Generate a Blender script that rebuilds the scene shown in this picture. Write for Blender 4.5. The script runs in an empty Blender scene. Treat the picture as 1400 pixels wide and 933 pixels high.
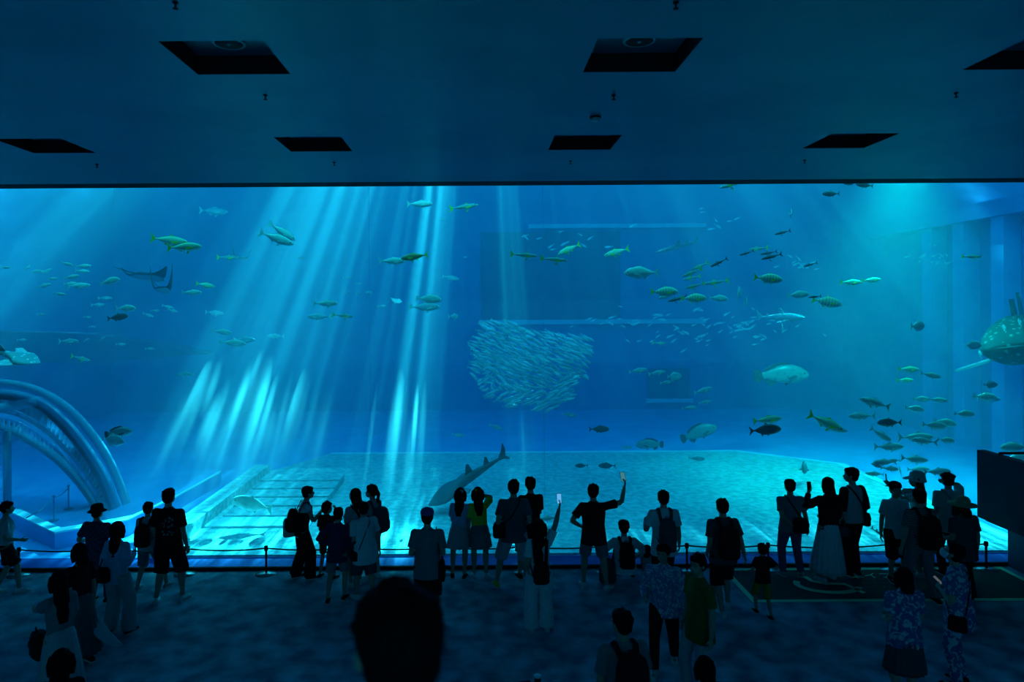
import bpy, bmesh, math, random
from mathutils import Vector, Matrix, noise
R = math.radians
random.seed(7)
SC = bpy.context.scene
COL = SC.collection

# ---------------------------------------------------------------- camera
FPX = 933.0                      # 24 mm on a 36 mm wide sensor, 1400 px
PX0, PY0 = 654.0, 420.0          # principal point of the (shifted) lens
CZ = 4.6
ROLL = 0.0062
cam = bpy.data.cameras.new('camera')
cam_ob = bpy.data.objects.new('camera', cam)
COL.objects.link(cam_ob)
cam.lens = 24.0
cam.sensor_width = 36.0
cam.shift_x = (700.0 - PX0) / 1400.0
cam.shift_y = -(466.5 - PY0) / 1400.0
cam_ob.matrix_world = Matrix.Translation((0, 0, CZ)) @ Matrix.Rotation(R(90), 4, 'X') @ Matrix.Rotation(-ROLL, 4, 'Z')
cam.dof.use_dof = True
cam.dof.focus_distance = 12.5
cam.dof.aperture_fstop = 1.8
cam.clip_end = 400
SC.camera = cam_ob

# ---------------------------------------------------------------- world, view, light
w = bpy.data.worlds.new('world')
SC.world = w
w.use_nodes = True
w.node_tree.nodes['Background'].inputs[0].default_value = (0.01, 0.04, 0.09, 1)
w.node_tree.nodes['Background'].inputs[1].default_value = 0.0
SC.view_settings.view_transform = 'Standard'
SC.view_settings.look = 'None'
SC.view_settings.gamma = 1
SC.view_settings.use_curve_mapping = False
SC.view_settings.exposure = 0.0
cy = SC.cycles
cy.volume_bounces = 1
cy.max_bounces = 6
cy.diffuse_bounces = 4
cy.transparent_max_bounces = 16
cy.sample_clamp_indirect = 3.0
cy.use_denoising = True

TY0, TY1 = 12.0, 30.0            # water: acrylic front and far wall
TX0, TX1 = -16.0, 16.0
TTOP = 10.4                      # water surface

def light(name, kind, energy, color, loc, rot=(0, 0, 0), **kw):
    l = bpy.data.lights.new(name, kind)
    l.energy = energy
    l.color = color
    for k, v in kw.items():
        setattr(l, k, v)
    o = bpy.data.objects.new(name, l)
    o.location = loc
    o.rotation_euler = rot
    COL.objects.link(o)
    return o

# daylight over the open top of the tank
light('tank_daylight', 'AREA', 1300, (0.002, 0.44, 1.0), ((TX0 + TX1) / 2, 21.3, TTOP + .3), shape='RECTANGLE', size=31, size_y=17)

# added strip fill over the tank's front edge, aimed back at the fish
light('front_fish_fill', 'AREA', 1500, (0.012, 0.82, 1.0), (0, 12.75, 9.9), (R(52), 0, 0), shape='RECTANGLE', size=30, size_y=.5)

# sun shafts: one far light whose pattern over direction is the gaps between the roof girders and waves
SUN_DIR = Vector((0.017, 1.0, 0.932)).normalized()     # towards the sun
SUN_L = 120.0
SUN_REF = Vector((0, 16.5, 4.0))
def sun_shafts():
    pos = SUN_REF + SUN_DIR * SUN_L
    o = light('sun_shafts', 'SPOT', 1.0, (0.05, 1.0, 0.97), pos, spot_size=R(26), spot_blend=0.1, shadow_soft_size=0.02)
    o.rotation_euler = (-SUN_DIR).to_track_quat('-Z', 'Y').to_euler()
    l = o.data
    l.energy = SUN_E
    l.use_nodes = True
    nt = l.node_tree
    N, L = nt.nodes, nt.links
    em = N.get('Emission') or N.new('ShaderNodeEmission')
    geo = N.new('ShaderNodeNewGeometry')
    # direction of the ray (world), light -> scene
    def vm(op, a, b=None):
        n = N.new('ShaderNodeVectorMath'); n.operation = op
        for i, v in enumerate((a, b)):
            if v is None: continue
            if isinstance(v, (tuple, Vector)): n.inputs[i].default_value = tuple(v)
            else: L.new(v, n.inputs[i])
        return n.outputs['Value'] if op == 'DOT_PRODUCT' else n.outputs[0]
    def m(op, a, b=None, c=None, clamp=False):
        n = N.new('ShaderNodeMath'); n.operation = op; n.use_clamp = clamp
        for i, v in enumerate((a, b, c)):
            if v is None: continue
            if isinstance(v, (int, float)): n.inputs[i].default_value = v
            else: L.new(v, n.inputs[i])
        return n.outputs[0]
    d = geo.outputs['Incoming']                       # on a light this is the emission direction
    fwd = -SUN_DIR
    ux = Vector((1, 0, 0))
    ux = (ux - fwd * ux.dot(fwd)).normalized()
    # plane z = SUN_REF.z reached by the ray: u = x there, v = y there
    dz = vm('DOT_PRODUCT', d, Vector((0, 0, 1)))
    t = m('DIVIDE', SUN_REF.z - pos.z, dz)
    u = m('ADD', m('MULTIPLY', vm('DOT_PRODUCT', d, Vector((1, 0, 0))), t), pos.x)
    v = m('ADD', m('MULTIPLY', vm('DOT_PRODUCT', d, Vector((0, 1, 0))), t), pos.y)
    def ramp(src, lo, hi, stops):
        r = N.new('ShaderNodeValToRGB')
        L.new(m('DIVIDE', m('SUBTRACT', src, lo), hi - lo, clamp=True), r.inputs[0])
        e = r.color_ramp.elements
        while len(e) > 1: e.remove(e[-1])
        first = True
        for x, val in stops:
            p = (x - lo) / (hi - lo)
            if first:
                e[0].position = p; el = e[0]; first = False
            else: el = e.new(p)
            el.color = (val, val, val, 1)
        return r.outputs[0]
    cmb = N.new('ShaderNodeCombineXYZ')
    L.new(m('MULTIPLY', u, 4.8), cmb.inputs[0]); L.new(m('MULTIPLY', v, 0.25), cmb.inputs[1])
    nz = N.new('ShaderNodeTexNoise'); nz.inputs['Scale'].default_value = 1.0; nz.inputs['Detail'].default_value = 3.0; nz.inputs['Roughness'].default_value = .65
    L.new(cmb.outputs[0], nz.inputs['Vector'])
    streak = m('POWER', m('MULTIPLY', m('SUBTRACT', nz.outputs[0], .33, clamp=True), 2.6, clamp=True), 2.6)
    # broad envelope across x (metres), then a curtain narrow in y
    env = ramp(u, -14, 14, SUN_ENV)
    wide = ramp(v, 15, 27, [(15, 0), (16.7, .0), (17.4, .13), (21, .08), (26, .0)])
    dv = m('SUBTRACT', v, 17.35)
    cur = m('EXPONENT', m('MULTIPLY', m('MULTIPLY', dv, dv), -2.6))
    e1 = m('MULTIPLY', env, m('MULTIPLY', m('ADD', streak, .05), m('ADD', wide, cur)))
    L.new(e1, em.inputs['Strength'])
    return o
SUN_E = 4.2e7
SUN_ENV = [(-14, 1.0), (-12.9, .95), (-12.0, .28), (-11.3, .14), (-10.2, .12), (-8.2, .10), (-7.2, .35), (-6.6, 1.0), (-4.6, 1.0), (-3.9, .55), (-3.2, .3), (-2.4, .25),
           (-1.9, .6), (-1.1, .8), (-.75, .12), (-.3, .02), (.5, .03), (.85, .3), (1.15, .3), (1.4, .03), (4.5, .05), (5.5, .16), (7.5, .20), (8.5, .35), (11, .3), (14, .2)]
sun_shafts()
# bright gap in the roof at the upper right of the tank
light('roof_gap', 'SPOT', 6500, (0.0, 1.0, 0.80), (9.9, 15.8, 8.35), (R(12), 0, R(-8)), spot_size=R(84), spot_blend=1.0, shadow_soft_size=0.6)

# added dim blue fill behind the camera, lifts the dark hall
light('hall_fill', 'AREA', 230, (.02, .55, 1.0), (0, -2.7, 3.0), (R(66), 0, 0), shape='RECTANGLE', size=30, size_y=4)

# ---------------------------------------------------------------- helpers
def tag(o, label=None, cat=None, group=None, kind=None):
    if label: o['label'] = label
    if cat: o['category'] = cat
    if group: o['group'] = group
    if kind: o['kind'] = kind
    return o

def P(px, py, D):
    dx, dy = px - PX0, PY0 - py
    c, s = math.cos(ROLL), math.sin(ROLL)
    return Vector(((dx * c + dy * s) * D / FPX, D, CZ + (-dx * s + dy * c) * D / FPX))
def PF(px, py, z=0.0):
    """point of the plane z seen at a pixel"""
    v = P(px, py, 1.0) - Vector((0, 0, CZ))
    t = (z - CZ) / v.z
    return Vector((v.x * t, t, z))
def PX(px, py, D, z):
    v = P(px, py, D); v.z = z; return v

def link(name, me, mats=None, parent=None):
    o = bpy.data.objects.new(name, me)
    COL.objects.link(o)
    if mats:
        for m_ in (mats if isinstance(mats, (list, tuple)) else [mats]):
            me.materials.append(m_)
    if parent is not None: o.parent = parent
    return o
def empty(name, loc=(0, 0, 0), rz=0):
    o = bpy.data.objects.new(name, None)
    o.empty_display_size = .2
    COL.objects.link(o)
    o.location = loc
    o.rotation_euler = (0, 0, rz)
    return o

class MB:
    """collects vertices and faces of ONE mesh"""
    def __init__(s): s.v = []; s.f = []; s.m = []; s.sm = []
    def add(s, vs, fs, mi=0, smooth=True):
        b = len(s.v); s.v += [Vector(p) for p in vs]
        for f in fs:
            s.f.append([b + i for i in f]); s.m.append(mi); s.sm.append(smooth)
        return s
    def box(s, c0, c1, mi=0):
        (a, b, c), (d, e, f) = c0, c1
        vs = [(a, b, c), (d, b, c), (d, e, c), (a, e, c), (a, b, f), (d, b, f), (d, e, f), (a, e, f)]
        return s.add(vs, [(0, 3, 2, 1), (4, 5, 6, 7), (0, 1, 5, 4), (1, 2, 6, 5), (2, 3, 7, 6), (3, 0, 4, 7)], mi, False)
    def prism(s, pts, z0, z1, mi=0):
        n = len(pts)
        vs = [(x, y, z0) for x, y in pts] + [(x, y, z1) for x, y in pts]
        fs = [list(range(n))[::-1], list(range(n, 2 * n))] + [(i, (i + 1) % n, n + (i + 1) % n, n + i) for i in range(n)]
        return s.add(vs, fs, mi, False)
    def rings(s, rings, mi=0, smooth=True, cap=True):
        n = len(rings[0]); vs = [p for r in rings for p in r]; fs = []
        for k in range(len(rings) - 1):
            for i in range(n):
                j = (i + 1) % n
                fs.append((k * n + i, k * n + j, (k + 1) * n + j, (k + 1) * n + i))
        if cap:
            fs.append(tuple(range(n))[::-1]); fs.append(tuple(range((len(rings) - 1) * n, len(rings) * n)))
        return s.add(vs, fs, mi, smooth)
    def tube(s, pts, rad, seg=8, mi=0, up=(0, 0, 1)):
        """tube along points; rad float, list, or list of (rx, ry)"""
        pts = [Vector(p) for p in pts]; rs = []
        n = len(pts)
        u = None
        for i, p in enumerate(pts):
            t = (pts[min(i + 1, n - 1)] - pts[max(i - 1, 0)])
            t = t.normalized() if t.length > 1e-9 else Vector((0, 0, 1))
            if u is None:
                u = Vector(up); u = u - t * u.dot(t)
                if u.length < 1e-3: u = Vector((1, 0, 0)) - t * t.x
                if u.length < 1e-3: u = Vector((0, 1, 0)) - t * t.y
            else: u = u - t * u.dot(t)
            u.normalize()
            r_ = rad[i] if isinstance(rad, list) else rad
            rx, ry = r_ if isinstance(r_, (list, tuple)) else (r_, r_)
            w_ = t.cross(u)
            rs.append([p + w_ * (math.cos(a) * rx) + u * (math.sin(a) * ry) for a in [2 * math.pi * k / seg for k in range(seg)]])
        return s.rings(rs, mi)
    def ball(s, c, r, seg=10, mi=0, M=None):
        rx, ry, rz = r if isinstance(r, (tuple, list)) else (r, r, r)
        rs = []
        nr = max(5, seg // 2 + 1)
        for k in range(nr):
            ph = math.pi * (k + .02) / (nr - 1 + .04) - math.pi / 2
            ring = []
            for i in range(seg):
                a = 2 * math.pi * i / seg
                p = Vector((math.cos(ph) * math.cos(a) * rx, math.cos(ph) * math.sin(a) * ry, math.sin(ph) * rz))
                if M is not None: p = M @ p
                ring.append(p + Vector(c))
            rs.append(ring)
        return s.rings(rs, mi)
    def lathe(s, prof, c=(0, 0, 0), seg=20, mi=0):
        c = Vector(c)
        return s.rings([[c + Vector((r * math.cos(2 * math.pi * i / seg), r * math.sin(2 * math.pi * i / seg), z)) for i in range(seg)] for r, z in prof], mi)
    def slab(s, outline, nrm, th, mi=0):
        """flat outline (3-D points) given a thickness along nrm"""
        nrm = Vector(nrm) * (th / 2); n = len(outline)
        vs = [Vector(p) - nrm for p in outline] + [Vector(p) + nrm for p in outline]
        fs = [list(range(n))[::-1], list(range(n, 2 * n))] + [(i, (i + 1) % n, n + (i + 1) % n, n + i) for i in range(n)]
        return s.add(vs, fs, mi, False)
    def mesh(s, name):
        me = bpy.data.meshes.new(name)
        me.from_pydata([tuple(v) for v in s.v], [], s.f)
        me.polygons.foreach_set('material_index', s.m)
        me.polygons.foreach_set('use_smooth', s.sm)
        me.update()
        return me
    def build(s, name, mats, parent=None):
        return link(name, s.mesh(name), mats, parent)

def copy_tree(o, parent=None):
    c = o.copy(); COL.objects.link(c)
    if parent is not None: c.parent = parent
    for ch in CH.get(o.name, []):
        copy_tree(ch, c)
    return c
CH = {}
def remember(o, kids): CH[o.name] = kids

# ---------------------------------------------------------------- materials
MATS = {}
def mat(name, base, rough=.7, base2=None, scale=8.0, detail=3.0, bump=0.0, bscale=None, metal=0.0, spec=.4, emit=None, estr=0.0, coat=0.0, lo=.4, hi=.6, coord='Object'):
    if name in MATS: return MATS[name]
    m_ = bpy.data.materials.new(name); m_.use_nodes = True
    nt = m_.node_tree; N, L = nt.nodes, nt.links
    b = N['Principled BSDF']
    b.inputs['Base Color'].default_value = (*base, 1)
    b.inputs['Roughness'].default_value = rough
    b.inputs['Metallic'].default_value = metal
    b.inputs['Specular IOR Level'].default_value = spec
    if coat: b.inputs['Coat Weight'].default_value = coat
    if emit:
        b.inputs['Emission Color'].default_value = (*emit, 1); b.inputs['Emission Strength'].default_value = estr
    if base2 is not None or bump:
        tc = N.new('ShaderNodeTexCoord')
        nz = N.new('ShaderNodeTexNoise'); nz.inputs['Scale'].default_value = scale; nz.inputs['Detail'].default_value = detail
        L.new(tc.outputs[coord], nz.inputs['Vector'])
        if base2 is not None:
            r = N.new('ShaderNodeValToRGB'); r.color_ramp.elements[0].position = lo; r.color_ramp.elements[1].position = hi
            r.color_ramp.elements[0].color = (*base, 1); r.color_ramp.elements[1].color = (*base2, 1)
            L.new(nz.outputs[0], r.inputs[0]); L.new(r.outputs[0], b.inputs['Base Color'])
        if bump:
            n2 = nz
            if bscale:
                n2 = N.new('ShaderNodeTexNoise'); n2.inputs['Scale'].default_value = bscale; n2.inputs['Detail'].default_value = 3
                L.new(tc.outputs[coord], n2.inputs['Vector'])
            bp = N.new('ShaderNodeBump'); bp.inputs['Strength'].default_value = bump; bp.inputs['Distance'].default_value = .02
            L.new(n2.outputs[0], bp.inputs['Height']); L.new(bp.outputs[0], b.inputs['Normal'])
    MATS[name] = m_
    return m_
# ---------------------------------------------------------------- the hall
M_carpet = mat('carpet', (.08, .16, .25), .95, (.38, .52, .64), scale=3.2, detail=10, bump=.35, bscale=60, lo=.35, hi=.65)
M_ceil = mat('ceiling_paint', (.13, .18, .25), .34, (.18, .23, .31), scale=.6, detail=6, bump=.12, bscale=2.5, spec=.35)
M_black = mat('matt_black', (.012, .013, .016), .8)
M_dark = mat('dark_panel', (.02, .03, .06), .6, (.025, .035, .07), scale=3)
M_wall = mat('hall_wall', (.03, .05, .10), .8, (.035, .06, .11), scale=2)
M_sill = mat('blue_sill', (.01, .11, .55), .6, (.015, .12, .6), scale=2)
CEIL = 6.81
HX0, HX1 = -16.0, 16.0
YB = -3.0

def struct(o):
    o['kind'] = 'structure'; return o

struct(MB().box((HX0, YB, -.2), (HX1, TY0, 0)).build('floor', M_carpet))
# ceiling with square recesses left open
rec = []
RX = [-9.85, -6.25, -2.63, 1.0, 4.58, 8.2]
for i, x in enumerate(RX):
    for (ya, yb) in ((5.63, 6.44), (8.81, 9.63), (2.4, 3.2)):
        rec.append((x, ya, x + .87, yb))
def ceiling():
    xs = sorted({HX0, HX1} | {r_[0] for r_ in rec} | {r_[2] for r_ in rec})
    ys = sorted({YB, TY0 + .0} | {r_[1] for r_ in rec} | {r_[3] for r_ in rec})
    mb = MB()
    def hole(cx, cy_): return any(a < cx < c and b < cy_ < d for a, b, c, d in rec)
    for i in range(len(xs) - 1):
        for j in range(len(ys) - 1):
            if not hole((xs[i] + xs[i + 1]) / 2, (ys[j] + ys[j + 1]) / 2):
                mb.add([(xs[i], ys[j], CEIL), (xs[i + 1], ys[j], CEIL), (xs[i + 1], ys[j + 1], CEIL), (xs[i], ys[j + 1], CEIL)], [(0, 3, 2, 1)], 0, False)
    h = .18
    for a, b, c, d in rec:
        mb.add([(a, b, CEIL), (c, b, CEIL), (c, d, CEIL), (a, d, CEIL), (a, b, CEIL + h), (c, b, CEIL + h), (c, d, CEIL + h), (a, d, CEIL + h)],
               [(0, 1, 5, 4), (1, 2, 6, 5), (2, 3, 7, 6), (3, 0, 4, 7)], 1, False)
        mb.add([(a, b, CEIL + h), (c, b, CEIL + h), (c, d, CEIL + h), (a, d, CEIL + h)], [(0, 3, 2, 1)], 0, False)
    mb.box((HX0, YB, CEIL + .6), (HX1, TY0, CEIL + .8))
    return struct(mb.build('ceiling', [M_ceil, mat('recess_side', (.006, .007, .009), .8)]))
ceiling()
struct(MB().box((HX0 - .3, YB, -.2), (HX0, TY0, CEIL + .8)).build('wall_left', M_wall))
struct(MB().box((HX1, YB, -.2), (HX1 + .3, TY0, CEIL + .8)).build('wall_right', M_wall))
struct(MB().box((HX0 - .3, YB - .3, -.2), (HX1 + .3, YB, CEIL + .8)).build('wall_back', M_wall))
struct(MB().box((HX0 - .3, TY0, CEIL + .0), (HX1 + .3, TY0 + .44, TTOP + .6)).build('wall_above_window', M_black))
struct(MB().box((HX0, TY0 - .03, 0), (HX1, TY0 + .02, .055)).build('baseboard_front', M_black))
struct(MB().box((HX0, TY0 + .02, -.1), (HX1, TY0 + .45, .05)).build('trim_sill', M_sill))

# acrylic
def glass_mat():
    m_ = bpy.data.materials.new('acrylic'); m_.use_nodes = True
    N, L = m_.node_tree.nodes, m_.node_tree.links
    N.remove(N['Principled BSDF'])
    t = N.new('ShaderNodeBsdfTransparent'); t.inputs[0].default_value = (.97, .99, 1, 1)
    g = N.new('ShaderNodeBsdfGlossy'); g.inputs['Roughness'].default_value = .03
    f = N.new('ShaderNodeFresnel'); f.inputs[0].default_value = 1.3
    mx = N.new('ShaderNodeMixShader')
    L.new(f.outputs[0], mx.inputs[0]); L.new(t.outputs[0], mx.inputs[1]); L.new(g.outputs[0], mx.inputs[2])
    L.new(mx.outputs[0], N['Material Output'].inputs[0])
    return m_
M_glass = glass_mat()
win = struct(MB().box((HX0, TY0 + .05, -.06), (HX1, TY0 + .44, CEIL + .03)).build('window_1', M_glass))

# ---------------------------------------------------------------- the tank
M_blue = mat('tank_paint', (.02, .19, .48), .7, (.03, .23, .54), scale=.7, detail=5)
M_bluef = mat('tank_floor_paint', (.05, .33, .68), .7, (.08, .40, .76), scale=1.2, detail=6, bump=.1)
M_sand = mat('sand', (.14, .38, .42), .95, (.30, .62, .62), scale=7, detail=12, bump=.5, bscale=30, lo=.38, hi=.62)
M_kerb = mat('pale_kerb', (.35, .75, .85), .6, (.4, .8, .9), scale=3)
M_opening = mat('far_window', (.012, .09, .22), .5)

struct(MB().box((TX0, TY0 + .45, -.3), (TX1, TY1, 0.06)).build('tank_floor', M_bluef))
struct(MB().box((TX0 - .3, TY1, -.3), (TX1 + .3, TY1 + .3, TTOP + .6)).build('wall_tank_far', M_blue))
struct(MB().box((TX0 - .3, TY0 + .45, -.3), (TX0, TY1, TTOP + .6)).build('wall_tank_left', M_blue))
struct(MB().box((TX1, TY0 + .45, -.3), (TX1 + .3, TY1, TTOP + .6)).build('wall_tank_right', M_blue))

def water_mat():
    m_ = bpy.data.materials.new('sea_water'); m_.use_nodes = True
    N, L = m_.node_tree.nodes, m_.node_tree.links
    N.remove(N['Principled BSDF'])
    s_ = N.new('ShaderNodeVolumeScatter'); s_.inputs['Color'].default_value = (.35, .9, 1, 1); s_.inputs['Density'].default_value = WSC; s_.inputs['Anisotropy'].default_value = .4
    a_ = N.new('ShaderNodeVolumeAbsorption'); a_.inputs['Color'].default_value = (.0, .62, .86, 1); a_.inputs['Density'].default_value = WAB
    ad = N.new('ShaderNodeAddShader'); L.new(s_.outputs[0], ad.inputs[0]); L.new(a_.outputs[0], ad.inputs[1])
    L.new(ad.outputs[0], N['Material Output'].inputs['Volume'])
    return m_
WSC, WAB = .038, .06
water = struct(MB().box((TX0 + .01, TY0 + .46, .065), (TX1 - .01, TY1 - .01, TTOP)).build('water', water_mat()))


# far-wall details of the tank
def slab3(name, c0, c1, m_): return struct(MB().box(c0, c1).build(name, m_))
def farbox(name, x0, y0, x1, y1, D, th, m_):
    a, b = P(x0, y0, D), P(x1, y1, D)
    return slab3(name, (a.x, D - th, b.z), (b.x, D, a.z), m_)
farbox('window_2', 657, 318, 848, 438, 29.99, .06, M_opening)
farbox('trim_1', 655, 438, 962, 442, 29.99, .35, M_kerb)
farbox('trim_2', 722, 308, 962, 312, 29.99, .35, M_kerb)
farbox('window_3', 884, 504, 942, 546, 29.99, .06, M_opening)
farbox('trim_3', 882, 545, 945, 549, 29.99, .35, M_kerb)
# sand bed with its pale kerb
zs = .065
xa, xb, yb2 = -5.9, 10.2, 21.1
struct(MB().prism([(xa, TY0 + .46), (xb, TY0 + .46), (xb, 19.4), (7.9, yb2), (-4.6, yb2), (xa, 18.6)], .06, .10).build('sand_bed_floor', M_sand))
kb = MB()
for (x0, y0), (x1, y1), w_ in (((-4.6, yb2), (7.9, yb2), .10), ((7.9, yb2), (xb, 19.3), .10), ((xb, 19.3), (xb, TY0 + .5), .12)):
    d = Vector((x1 - x0, y1 - y0, 0)).normalized(); n_ = Vector((-d.y, d.x, 0)) * w_
    kb.prism([(x0 - n_.x, y0 - n_.y), (x1 - n_.x, y1 - n_.y), (x1 + n_.x, y1 + n_.y), (x0 + n_.x, y0 + n_.y)], .06, .112)
struct(kb.build('trim_4', M_kerb))
kb = MB()
d = Vector((1.3, 2.5, 0)).normalized(); n_ = Vector((-d.y, d.x, 0)) * .2
kb.prism([(xa - .2, TY0 + .5), (xa + .2, TY0 + .5), (xa + .2, 18.6), (xa - .2, 18.6)], .06, .34)
struct(kb.build('trim_5', M_sand))
# shallow broad steps on the sand
e_ = empty('viewing_steps', (-4.5, 14.0, .1)); tag(e_, 'broad pale shallow steps on the sand behind the leaning visitor', 'steps')
for i in range(6):
    w2 = 1.0
    MB().box((-w2, i * .62, 0), (w2, i * .62 + .62, (.04 + .03 * i))).build('tread', M_kerb if i == 0 else M_sand, e_)
# pillars and header beam of the right side wall
sd = empty('side_wall_pillars', (15.9, 22, 0)); sd['kind'] = 'structure'; COL.objects.unlink(sd); bpy.data.objects.remove(sd)
for x_, i in ((1285, 0), (1329, 1), (1384, 2)):
    Dp = 15.9 * FPX / (x_ - PX0)
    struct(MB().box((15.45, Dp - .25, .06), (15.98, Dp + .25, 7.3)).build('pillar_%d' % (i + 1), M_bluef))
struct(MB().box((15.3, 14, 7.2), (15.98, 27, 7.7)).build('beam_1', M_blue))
# dark curved gallery along the far left
mb = MB(); top_, bot = [], []
for i in range(17):
    f = i / 16; a = P(-60 + 340 * f, 452 + 8 * f + 60 * max(0, f - .45) ** 1.6, 21 + 2 * f); top_.append(a)
rs = []
for i, a in enumerate(top_):
    h_ = .95 * min(1, (16.3 - i) / 7)
    rs.append([a, a + Vector((0, .8, 0)), a + Vector((0, .8, -h_)), a + Vector((0, 0, -h_))])
mb.rings(rs, smooth=False); struct(mb.build('beam_2', mat('gallery_paint', (.012, .07, .18), .7)))

# seams of the acrylic sheets
def seam_mat():
    m_ = bpy.data.materials.new('acrylic_seam'); m_.use_nodes = True
    N, L = m_.node_tree.nodes, m_.node_tree.links
    N.remove(N['Principled BSDF'])
    t = N.new('ShaderNodeBsdfTransparent'); g = N.new('ShaderNodeBsdfTranslucent'); g.inputs[0].default_value = (.9, 1, 1, 1)
    mx = N.new('ShaderNodeMixShader'); mx.inputs[0].default_value = .1
    L.new(t.outputs[0], mx.inputs[1]); L.new(g.outputs[0], mx.inputs[2]); L.new(mx.outputs[0], N['Material Output'].inputs[0])
    return m_
M_seam = seam_mat()
for i, x_ in enumerate((505, 743)):
    a = P(x_, 420, TY0 + .04)
    MB().box((a.x - .008, TY0 + .046, .06), (a.x + .008, TY0 + .049, CEIL - .02)).build('glass_seam', M_seam, win)

# ---- the domed acrylic observation bay at the left of the tank floor
bay = empty('observation_bay', PF(-60, 700)); bay.location = (0, 0, 0)
bay.location = (-9.5, 15.5, .06)
tag(bay, 'clear arched observation bay with pale ribs at the left end of the tank floor', 'observation bay')
off = -Vector(bay.location)
M_rib = mat('pale_rib', (.10, .36, .52), .4)
M_ribd = mat('blue_rib', (.04, .20, .36), .4)
def ribbon(name, pts, w_, th, m_):
    """curved rib with a rectangular section, w_ across the arc and th along the view"""
    mb = MB(); rs = []
    n = len(pts)
    for i, p_ in enumerate(pts):
        t_ = (pts[min(i + 1, n - 1)] - pts[max(i - 1, 0)]).normalized(); nn = Vector((-t_.z, 0, t_.x)).normalized()
        if nn.z < 0: nn = -nn
        rs.append([p_ + nn * w_ / 2 + Vector((0, th, 0)), p_ + nn * w_ / 2, p_ - nn * w_ / 2, p_ - nn * w_ / 2 + Vector((0, th, 0))])
    mb.rings([[v + off for v in r_] for r_ in rs], smooth=True)
    return mb.build(name, m_, bay)
def smooth_path(px_, D0, D1, n=24):
    pts = [P(x, y, D0 + (D1 - D0) * i / (len(px_) - 1)) for i, (x, y) in enumerate(px_)]
    out = []
    for i in range(len(pts) - 1):
        p0 = pts[max(i - 1, 0)]; p1 = pts[i]; p2 = pts[i + 1]; p3 = pts[min(i + 2, len(pts) - 1)]
        for k in range(6):
            t = k / 6
            out.append(.5 * ((2 * p1) + (p2 - p0) * t + (2 * p0 - 5 * p1 + 4 * p2 - p3) * t * t + (3 * p1 - p0 - 3 * p2 + p3) * t ** 3))
    return out + [pts[-1]]
outer = smooth_path([(-70, 524), (0, 524), (48, 534), (92, 560), (128, 600), (152, 640), (172, 690)], 14.6, 14.6)
mid_ = smooth_path([(-70, 545), (0, 540), (48, 552), (84, 580), (115, 618), (138, 656), (154, 697)], 14.8, 14.8)
inner = smooth_path([(-70, 580), (0, 585), (40, 603), (75, 627), (102, 654), (122, 680), (134, 700)], 15.8, 15.8)
ribbon('outer_rib', outer, .15, .10, M_rib)
ribbon('arch_band', mid_, .20, .16, M_ribd)
ribbon('arch_band', inner, .17, .16, M_rib)  # pale band stands in for a bright reflection on the arch
def shell(name, A, B, m_):
    mb = MB(); n = len(A)
    mb.add([v + off for v in A] + [v + off for v in B], [(i, i + 1, n + i + 1, n + i) for i in range(n - 1)])
    o = mb.build(name, m_, bay); o.modifiers.new('thickness', 'SOLIDIFY').thickness = .05
    return o
shell('curved_pane', mid_, inner, M_glass)
a, b = P(-70, 572, 14.5), P(50, 549, 14.8)
ribbon('cross_bar', [a, a * .5 + b * .5, b], .20, .2, M_rib)
p_ = PF(8, 695, .1); ribbon('upright', [p_, p_ + Vector((0, 0, 1.75))], .12, .12, M_rib)
# kerb round the bay
kp = [PF(x, y, .06) for x, y in ((-60, 706), (20, 724), (75, 752), (175, 733), (240, 700), (300, 664))]
mb = MB(); rs = []
for i, p_ in enumerate(kp):
    rs.append([p_ + off, p_ + Vector((0, 0, .30)) + off, p_ + Vector((-.05, .28, .30)) + off, p_ + Vector((-.05, .28, 0)) + off])
mb.rings(rs, smooth=False); mb.build('kerb_wall', M_bluef, bay)
mb = MB(); mb.rings([[p_ + Vector((0, .0, .30)) + off, p_ + Vector((0, 0, .33)) + off, p_ + Vector((-.05, .28, .33)) + off, p_ + Vector((-.05, .28, .30)) + off] for p_ in kp], smooth=False); mb.build('kerb_cap', M_kerb, bay)
for i, (x, y) in enumerate(((74, 712), (94, 696))):
    c = PF(x, y, .065)
    e_ = empty('rope_post', c); tag(e_, ('nearer' if i == 0 else 'farther') + ' small rope post inside the arched observation bay', 'rope post')
    MB().lathe([(.10, 0), (.10, .012), (.015, .02), (.015, .50), (.03, .51), (.03, .54), (.005, .55)]).build('post', M_ribd, e_)
a, b = PF(74, 712, .065) + Vector((0, 0, .48)), PF(94, 696, .065) + Vector((0, 0, .48))
c = a * 1.0 + (a - b) * 1.6
o = MB().tube([c - a, (c * .5 + a * .5) - a - Vector((0, 0, .05)), Vector((0, 0, 0)), (a + b) / 2 - a - Vector((0, 0, .05)), b - a], .014, 8).build('barrier_rope', M_ribd); o.location = a
tag(o, 'slack dark rope between the posts inside the arched observation bay', 'rope')

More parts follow.
